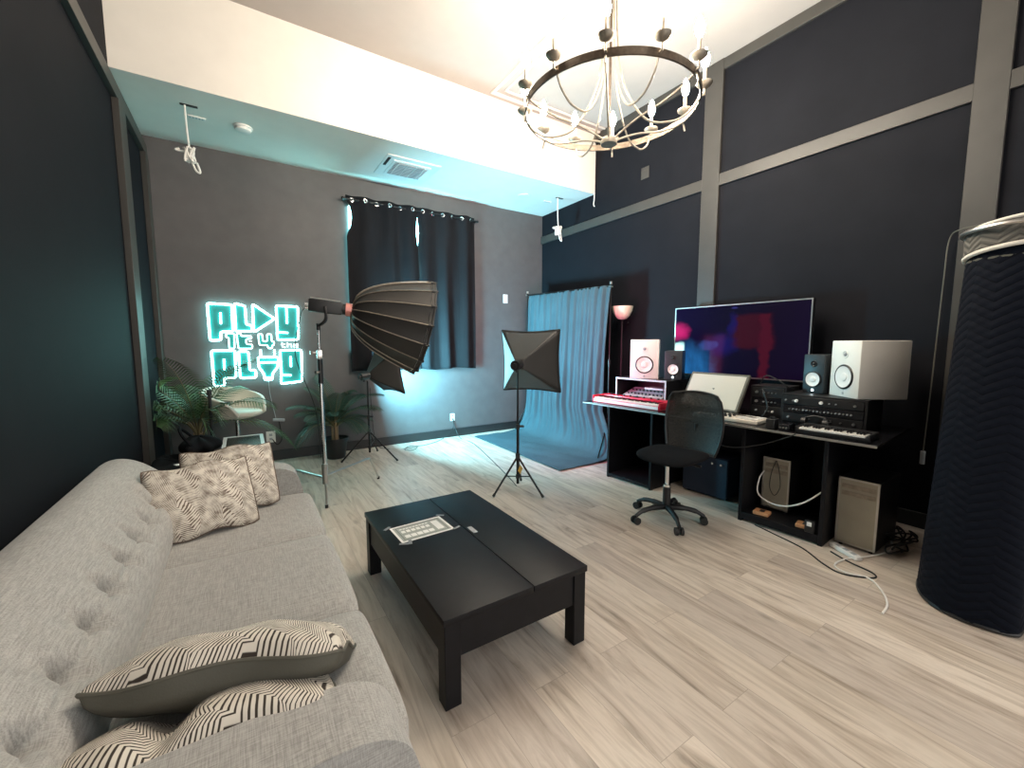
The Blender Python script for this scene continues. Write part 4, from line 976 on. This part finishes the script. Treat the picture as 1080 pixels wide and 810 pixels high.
letter('letter_t', [(-.050, 1.565), (-.008, 1.565), (-.006, 1.535), (.095, 1.535), (.095, 1.505), (.040, 1.500), (.040, 1.440), (.098, 1.440), (.098, 1.388), (-.040, 1.388)], extra=([(.07, 1.475), (.098, 1.475)],), **s_)
letter('numeral_4', [(.165, 1.560), (.205, 1.560), (.210, 1.475), (.255, 1.475), (.255, 1.560), (.300, 1.560), (.300, 1.475), (.325, 1.470), (.322, 1.430), (.302, 1.425), (.302, 1.390), (.258, 1.390), (.256, 1.428), (.170, 1.428)], **s_)
P2 = [(-.298, 1.368), (-.076, 1.366), (-.082, 1.054), (-.196, 1.050), (-.198, .962), (-.294, .958)]
letter('letter_p', P2, extra=([(-.186, 1.27), (-.188, 1.14)],))
letter('letter_l', [(-.042, 1.355), (.056, 1.353), (.058, 1.135), (.118, 1.130), (.118, 1.045), (-.040, 1.045)])
letter('plug_symbol', [(.148, 1.285), (.360, 1.281), (.350, 1.165), (.290, 1.085), (.283, 1.010), (.205, 1.010), (.200, 1.085), (.152, 1.165)], extra=([(.165, 1.222), (.345, 1.220)], [(.178, 1.295), (.180, 1.375)], [(.322, 1.293), (.322, 1.373)], [(.205, 1.035), (.283, 1.035)]))
letter('letter_g', [(.382, 1.365), (.618, 1.367), (.607, .974), (.376, .955), (.378, 1.035), (.384, 1.07)], extra=([(.494, 1.29), (.492, 1.16)], [(.388, 1.062), (.490, 1.055)]))
wd = MB()
def stroke(pts): wd.tube([Vector((x, YP - .008, z)) for x, z in pts], .0055, 6)
stroke([(.410, 1.460), (.412, 1.405), (.445, 1.402)]); stroke([(.396, 1.437), (.442, 1.437)])
stroke([(.468, 1.460), (.468, 1.402)]); stroke([(.468, 1.436), (.510, 1.436), (.510, 1.402)])
stroke([(.538, 1.420), (.582, 1.420), (.582, 1.438), (.538, 1.438), (.538, 1.402), (.582, 1.402)])
obj('word_the', wd, M['neon_white'], ns)
for x, z in ((-.29, 1.70), (.58, 1.70), (-.28, 1.2), (.59, 1.15)): obj('wall_standoff', MB().cyl((x, YP + .012, z), (x, YB, z), .008), M['chrome'], ns)
cable('thin dark lead hanging from the neon sign to a grey adapter', [(.245, 5.835, 1.01), (.25, 5.845, .85), (.275, 5.845, .68), (.30, 5.84, .52)], .004, 'greyplast')
ad = thing('wall_adapter', 'grey adapter tied to the lead below the neon sign', 'adapter', (.32, 5.84, .50))
obj('body', MB().box((.33, 5.842, .505), (.13, .03, .035), Matrix.Rotation(R(8), 4, 'Y'), .006), M['greyplast'], ad)
obj('tail_lead', MB().tube(spline([(.33, 5.835, .49), (.345, 5.835, .38), (.35, 5.835, .26), (.30, 5.835, .20), (.25, 5.838, .27)], 6), .006, 6), M['rubber'], ad)

# ------------------------------------------------------------------ palms
def palm(label, base, pot_r, pot_h, n, hgt, leafm, seed, spread, limits, group, zmin=.1, lf=.34, ymin=-9):
    rr = random.Random(seed); t = thing('potted_palm', label, 'plant', (base[0], base[1], 0), 0, group)
    B = Vector((base[0], base[1], 0))
    pot = obj('pot', MB().lathe([(pot_r * .72, 0), (pot_r, pot_h), (pot_r * 1.05, pot_h), (pot_r * 1.05, pot_h - .03), (pot_r * .92, pot_h - .03), (pot_r * .9, pot_h - .04), (0, pot_h - .04)], B, n=32), M['black'], t)
    for k in range(3):
        a = k * 2.1 + seed; obj('cane', MB().tube([B + Vector((.03 * math.cos(a), .03 * math.sin(a), pot_h - .05)), B + Vector((.035 * math.cos(a), .035 * math.sin(a), pot_h + .25))], [.016, .012], 8), M['cane'], t)
    for i in range(n):
        az = 2 * PI * i / n * 1.0 + rr.uniform(-.25, .25) + seed; el = rr.uniform(.35, 1.15) if i % 3 else rr.uniform(1.0, 1.4)
        ln = hgt * rr.uniform(.75, 1.1) * spread
        p = B + Vector((0, 0, pot_h + .12)); d = Vector((math.cos(az) * math.cos(el), math.sin(az) * math.cos(el), math.sin(el)))
        pts = [p.copy()]; steps = 16
        for s in range(steps):
            d = (d + Vector((0, 0, -.075 - .055 * s / steps))).normalized(); p = p + d * ln / steps
            if p.x < limits[0]: p.x = limits[0]
            if p.y > limits[1]: p.y = limits[1]
            if p.z < (zmin if p.x < -.15 or zmin < .2 else .3): p.z += .6 * ((zmin if p.x < -.15 or zmin < .2 else .3) - p.z)
            if p.y < ymin: p.y += .7 * (ymin - p.y)
            pts.append(p.copy())
        m = MB(); m.tube(pts, [.007 - .0055 * j / steps for j in range(steps + 1)], 5)
        fr = obj('frond_stem', m, M['stem'], t)
        lm = MB()
        for j in range(3, steps + 1):
            for sub in (0, .5):
                if j == steps and sub: continue
                q = pts[j].lerp(pts[min(j + 1, steps)], sub); tg = (pts[min(j + 1, steps)] - pts[j - 1]).normalized()
                sdv = tg.cross(Vector((0, 0, 1)));
                if sdv.length < .05: sdv = Vector((1, 0, 0))
                sdv.normalize(); upn = sdv.cross(tg)
                fq = (j + sub - 3) / (steps - 3); L_ = hgt * lf * (math.sin(PI * (.18 + .76 * fq)) ** .7)
                for sg_ in (-1, 1):
                    dd = (sdv * sg_ * .80 + tg * .62 + upn * .18 + Vector((0, 0, -.16))).normalized()
                    e1 = q + dd * L_ * .5 + Vector((0, 0, .012)); e2 = q + dd * L_ + Vector((0, 0, -L_ * .22))
                    for e in (e1, e2):
                        if e.x < limits[0]: e.x = limits[0] + .002
                        if e.y > limits[1]: e.y = limits[1]
                    wv = tg * .0065
                    v = [lm.bm.verts.new(z) for z in (q - wv * .6, q + wv * .6, e1 + wv, e1 - wv, e2)]
                    lm.bm.faces.new((v[0], v[1], v[2], v[3])); lm.bm.faces.new((v[3], v[2], v[4]))
        obj('leaflets', lm, M[leafm], fr)
    return t
palm('potted palm in the left rear corner behind the black ottoman', (-.42, 5.20), .15, .30, 15, .92, 'leaf', 3, 1.0, (-.71, 5.80), 'potted palms', .66, .30, 4.85)
palm('dark potted palm standing behind the chrome stand by the curtain', (.93, 5.58), .15, .26, 22, .74, 'leaf_dark', 11, .95, (-.7, 5.80), 'potted palms', .12, .25)

# ------------------------------------------------------------------ tub chair, ottoman, side table
tc = thing('tub_chair', 'cream tub chair on a chrome post below the neon sign', 'chair', (-.09, 5.28, 0))
Q = Vector((-.09, 5.28, 0)); tf = Vector((.72, -.69, 0)); ts = Vector((.69, .72, 0))
def tub(u, v, off=0.0):
    a = (u * 2 - 1) * R(138)              # 0 = back
    d = -tf * math.cos(a) + ts * math.sin(a)
    rx = .27 + .02 * math.cos(a)
    hi = .985 - .17 * (abs(a) / R(138)) ** 1.6 - (.10 * max(0, (abs(a) - R(105)) / R(33)) ** 2)
    lo = .69
    z = lo + (hi - lo) * v
    fl = .80 + .24 * v ** .7
    return Q + d * (rx * fl - off) + Vector((0, 0, z))
obj('shell', MB().grid(tub, 56, 14, skip=lambda u, v: abs(u - .5) < .12 and .16 < v < .42), M['cream'], tc, solid=.035, ang=80)
obj('seat_pad', MB().lathe([(0, .655), (.15, .66), (.225, .685), (.240, .71), (.225, .735), (.15, .745), (0, .748)], Q, n=36), M['cream'], tc, ang=80)
obj('post', MB().cyl(Q + Vector((0, 0, .02)), Q + Vector((0, 0, .66)), .020), M['chrome'], tc)
obj('base_disc', MB().lathe([(.21, 0), (.21, .008), (.05, .025), (.02, .04)], Q, n=40), M['chrome'], tc)
ot = thing('ottoman', 'black cloth covered ottoman behind the sofa end', 'ottoman', (-.47, 4.2, 0))
def ottf(u, v):
    a = u * 2 * PI; c, s_ = math.cos(a), math.sin(a)
    x = math.copysign(abs(c) ** .35, c) * .235; y = math.copysign(abs(s_) ** .30, s_) * .60
    t = v * PI; k = math.sin(t) ** .30 if 0 < v < 1 else 0
    z = .265 - math.cos(t) * .235
    w = .010 * math.sin(11 * x + 7 * y + 3 * z) + .006 * math.sin(25 * y)
    return Vector((-.475 + x * k * (1 + w), 4.18 + y * k * (1 + w), max(.002, z + (w if z > .3 else 0))))
obj('cover', MB().grid(ottf, 60, 26, cu=True), M['blackcloth'], ot, ang=80)
bg_ = thing('black_bag', 'crumpled black bag lying on the ottoman by the palm', 'bag', (-.38, 4.42, .50))
def bagf(u, v):
    a = u * 2 * PI; t = v * PI
    k = 1 + .14 * math.sin(3 * a + 2) * math.sin(t) + .08 * math.sin(7 * a + 5 * v)
    return Vector((-.36 + .14 * k * math.cos(a) * math.sin(t), 4.46 + .20 * k * math.sin(a) * math.sin(t), .575 - .072 * math.cos(t) * k))
obj('body', MB().grid(bagf, 40, 20, cu=True), M['blackcloth'], bg_, ang=80)
obj('strap', MB().tube(spline([(-.40, 4.28, .60), (-.45, 4.24, .70), (-.48, 4.40, .74), (-.46, 4.56, .68), (-.40, 4.60, .60)], 6), .012, 6), M['blackcloth'], bg_)
tag(obj('white_card', MB().box((-.445, 4.02, .521), (.085, .05, .004), rotz(.5) @ Matrix.Rotation(.08, 4, 'Y'), .001, 1), M['paper']), 'small white card lying on the black ottoman', 'card')
bp = thing('black_pole_stand', 'short black pole stand rising before the palm', 'stand', (-.29, 4.88, 0))
obj('pole', MB().cyl((-.29, 4.88, .02), (-.29, 4.88, .98), .014), M['black'], bp)
obj('foot_plate', MB().lathe([(.09, 0), (.09, .012), (.02, .022)], (-.29, 4.88, 0)), M['black'], bp)
obj('cap', MB().cyl((-.29, 4.88, .96), (-.29, 4.88, 1.01), .020).cyl((-.31, 4.875, .94), (-.27, 4.885, .94), .010), M['black'], bp)
st = thing('side_table', 'narrow white framed side table with a dark glass top by the far sofa arm', 'table', (-.04, 4.2, 0))
fx0, fx1, fy0, fy1, fz = -.20, .125, 3.62, 4.80, .55
obj('top_frame', MB().span((fx0, fy0, fz - .03), (fx0 + .03, fy1, fz)).span((fx1 - .03, fy0, fz - .03), (fx1, fy1, fz)).span((fx0 + .03, fy1 - .03, fz - .03), (fx1 - .03, fy1, fz)).span((fx0 + .03, fy0, fz - .03), (fx1 - .03, fy0 + .03, fz)), M['white'], st)
obj('glass_top', MB().span((fx0 + .03, fy0 + .03, fz - .012), (fx1 - .03, fy1 - .03, fz - .004)), M['blackgloss'], st)
for x in (fx0 + .012, fx1 - .012):
    for y in (fy0 + .012, fy1 - .012): obj('leg', MB().span((x - .012, y - .012, 0), (x + .012, y + .012, fz - .03)), M['white'], st)

# ------------------------------------------------------------------ quilted blanket on its rack
qb = thing('quilted_blanket', 'navy zigzag quilted blanket hanging to the floor at the right edge', 'blanket', (3.6, .45, 0))
plan = spline([(4.20, .70, 0), (3.80, .70, 0), (3.42, .685, 0), (3.24, .645, 0), (3.13, .56, 0), (3.09, .46, 0), (3.09, .36, 0), (3.11, .285, 0), (3.16, .255, 0), (3.40, .25, 0), (3.80, .25, 0), (4.20, .25, 0)], 8)
acc = [0.0]
for a, b_ in zip(plan, plan[1:]): acc.append(acc[-1] + (b_ - a).length)
def qpt(u, z, k=1.0):
    d = u * acc[-1]; i = max(j for j in range(len(acc)) if acc[j] <= d + 1e-9); i = min(i, len(plan) - 2)
    p = plan[i].lerp(plan[i + 1], (d - acc[i]) / (acc[i + 1] - acc[i])); c = Vector((3.75, .475, 0))
    q = c + (p - c) * Vector((1, 1, 1)).x * 1.0
    n_in = Vector((c.x - p.x if p.x < 3.4 else 0, c.y - p.y, 0)); n_in = n_in.normalized() if n_in.length > .01 else n_in
    q = p + n_in * (.14 * z / 2.0 + .012 * math.sin(d * 9) * (1 - z / 2.0) + (k - 1))
    return Vector((q.x, q.y, z))
def qfn(u, v):
    z = .015 + 1.91 * v
    d = u * acc[-1]; zg = abs(((d / .22) % 1) * 2 - 1) * .11 / 1
    ph = (z + zg * .55) / .048; hgt_ = abs((ph % 1) * 2 - 1)
    return qpt(u, z, 1.0 - .006 * hgt_)
obj('blanket_body', MB().grid(qfn, 130, 170, uvs=(acc[-1], 1.945)), M['quilt'], qb, solid=.012, ang=80)
def qtop(u, v):
    z = 1.925 + .115 * v + .02 * math.sin(u * 14); return qpt(u, z, 1.0 - .028 - .012 * v)
fb = obj('folded_flap', MB().grid(qtop, 100, 8, uvs=(acc[-1], .14)), M['quilt_grey'], qb, solid=.012, ang=80)
obj('binding', MB().tube([qtop(k / 100, 0) + Vector((0, 0, -.006)) for k in range(101)], .012, 8), M['piping'], fb)
obj('binding', MB().tube([qtop(k / 100, 1) + Vector((0, 0, .006)) for k in range(101)], .010, 8), M['piping'], fb)
obj('binding', MB().tube([qpt(k / 100, 1.91 - .03 * math.sin(PI * k / 100)) + Vector((0, 0, 0)) for k in range(101)], .010, 8), M['olive'], qb)
obj('hem', MB().tube([qpt(k / 100, .014) for k in range(101)], .012, 8), M['black'], qb)
qr = thing('blanket_rack', 'dark tubular rack holding up the quilted blanket', 'rack', (3.9, .47, 0))
rail = [qpt(k / 60, 2.03, .93) for k in range(61)]
obj('top_rail', MB().tube(rail, .012, 8), M['steel'], qr)
for p in (Vector((3.50, .475, 0)), Vector((4.15, .475, 0))):
    obj('upright', MB().cyl((p.x, p.y, 0), (p.x, p.y, 2.03), .012), M['blackmetal'], qr)

# ------------------------------------------------------------------ soffit fittings, wall plates
def drop_cord(label, c, ln, seed):
    rr = random.Random(seed); t = thing('wire_bundle', label, 'cord', c, 0, 'white cords hanging from the soffit')
    x, y, z = c
    obj('slot_plate', MB().span((x - .055, y - .016, z - .006), (x + .075, y + .016, z), .001, 1), M['black'], t)
    obj('cord', MB().tube(spline([(x - .02, y, z), (x - .018, y + .005, z - ln * .5), (x - .01, y, z - ln)], 6), .008, 6), M['cord_white'], t)
    k = []
    for i in range(26):
        a = i * 1.35 + seed; k.append((x - .01 + .045 * math.cos(a) * (.6 + .4 * math.sin(i * 2.1)), y + .03 * math.sin(a * .8), z - ln - .07 + .065 * math.sin(a * 1.1 + i * .3)))
    obj('coil', MB().tube(spline(k, 5), .009, 6), M['cord_white'], t)
    obj('loose_end', MB().tube(spline([(x - .02, y, z - ln - .04), (x - .07, y, z - ln - .05), (x - .11, y, z - ln - .045), (x - .08, y, z - ln - .03)], 6), .009, 6), M['cord_white'], t)
    obj('loose_end', MB().tube(spline([(x, y, z - ln - .12), (x + .03, y, z - ln - .20), (x + .06, y, z - ln - .21), (x + .04, y, z - ln - .13)], 6), .009, 6), M['cord_white'], t)
drop_cord('knotted white cord hanging from the left of the soffit', (-.30, 4.93, ZS), .36, 1)
drop_cord('coiled white cord hanging from the right of the soffit', (4.06, 5.0, ZS), .40, 5)
t = thing('ceiling_vent', 'white ceiling air cassette with slatted grille in the soffit', 'vent', (1.83, 5.215, ZS))
obj('frame', MB().span((1.50, 4.91, ZS - .012), (2.16, 5.52, ZS), .004, 1), M['white'], t)
obj('inner_panel', MB().span((1.60, 5.00, ZS - .022), (2.06, 5.43, ZS - .012), .003, 1), M['white'], t)
for k in range(9): obj('slat', MB().box((1.83, 5.05 + k * .042, ZS - .027), (.40, .026, .006), Matrix.Rotation(R(18), 4, 'X')), M['greyplast'], t)
for k in range(4): obj('divider', MB().span((1.67 + k * .105, 5.03, ZS - .034), (1.676 + k * .105, 5.41, ZS - .022)), M['white'], t)
o = obj('air_outlet', MB().span((1.525, 4.97, ZS - .018), (1.555, 5.20, ZS - .011)), M['black'], t); o['label'] = 'dark air slot'
sd_ = thing('smoke_detector', 'round white smoke detector on the soffit left of the vent', 'smoke detector', (.12, 5.12, ZS))
obj('base', MB().lathe([(.085, 0), (.085, -.012), (.078, -.016)], (.12, 5.12, ZS)), M['white'], sd_); obj('cover', MB().lathe([(.075, -.016), (.070, -.035), (.05, -.045), (0, -.047)], (.12, 5.12, ZS)), M['white'], sd_)
dl = thing('recessed_disc', 'small flat white disc on the soffit right of the vent', 'ceiling plate', (3.57, 5.2, ZS))
obj('disc', MB().lathe([(.09, 0), (.09, -.006), (.07, -.010), (0, -.010)], (3.57, 5.2, ZS)), M['white'], dl)
for (x, y, lab) in ((-.26, 5.14, 'small white vented plate beside the left hanging cord'), (4.0, 5.22, 'small white vented plate beside the right hanging cord')):
    t = thing('sensor_plate', lab, 'ceiling plate', (x, y, ZS), 0, 'small vented plates on the soffit')
    obj('plate', MB().span((x - .06, y - .022, ZS - .010), (x + .08, y + .022, ZS), .003, 1), M['white'], t)
    for k in range(5): obj('vent_slot', MB().span((x - .045 + k * .024, y - .012, ZS - .0115), (x - .033 + k * .024, y + .012, ZS - .010)), M['greyplast'], t)
cable('short white wire dangling from the soffit corner at the right wall', [(4.35, 4.56, 3.60), (4.35, 4.56, 3.5), (4.345, 4.565, 3.43), (4.36, 4.56, 3.40)], .008, 'cord_white')
def outlet(name, label, x, z, y=YB, sock=True, w_=.075, h_=.115):
    t = thing(name, label, 'wall plate', (x, y, z))
    obj('plate', MB().span((x - w_ / 2, y - .006, z - h_ / 2), (x + w_ / 2, y, z + h_ / 2), .002, 1), M['white'], t)
    if sock:
        for dz in (-.025, .025): obj('socket', MB().span((x - .017, y - .009, z + dz - .015), (x + .017, y - .006, z + dz + .015), .002, 1), M['greyplast'], t)
    else: obj('rocker', MB().span((x - .016, y - .010, z - .033), (x + .016, y - .006, z + .033), .002, 1), M['white'], t)
outlet('wall_outlet', 'white wall outlet below the neon sign', .235, .30, w_=.10, h_=.14); outlet('wall_outlet', 'white wall outlet low on the rear wall right of the curtains', 2.68, .305)
outlet('light_switch', 'white light switch high on the rear wall between curtain and corner', 3.655, 2.17, sock=False, w_=.085, h_=.14)
t = thing('blank_plate', 'dark blank cover plate on the right wall above the batten', 'wall plate', (XR, 3.70, 3.59))
obj('plate', MB().span((XR - .008, 3.64, 3.52), (XR, 3.76, 3.66), .003, 1), M['trim'], t); obj('insert', MB().span((XR - .012, 3.665, 3.56), (XR - .008, 3.735, 3.62), .002, 1), M['trim'], t)
cable('thin cable running from the rear outlet along the floor to the light stand', [(2.68, 5.845, .28), (2.66, 5.80, .15), (2.45, 5.72, .02), (2.1, 5.55, .006), (1.9, 5.60, .006), (1.78, 5.45, .006), (1.85, 5.33, .02), (1.95, 5.42, .03), (1.84, 5.50, .006), (1.6, 5.62, .006), (1.38, 5.40, .2), (1.30, 5.26, .9)], .004)
cable('thin cable from the softbox stand to the outlet along the backdrop', [(2.18, 3.30, .06), (2.4, 3.9, .006), (2.72, 5.2, .006), (2.72, 5.66, .006), (2.71, 5.83, .15), (2.69, 5.845, .28)], .004)
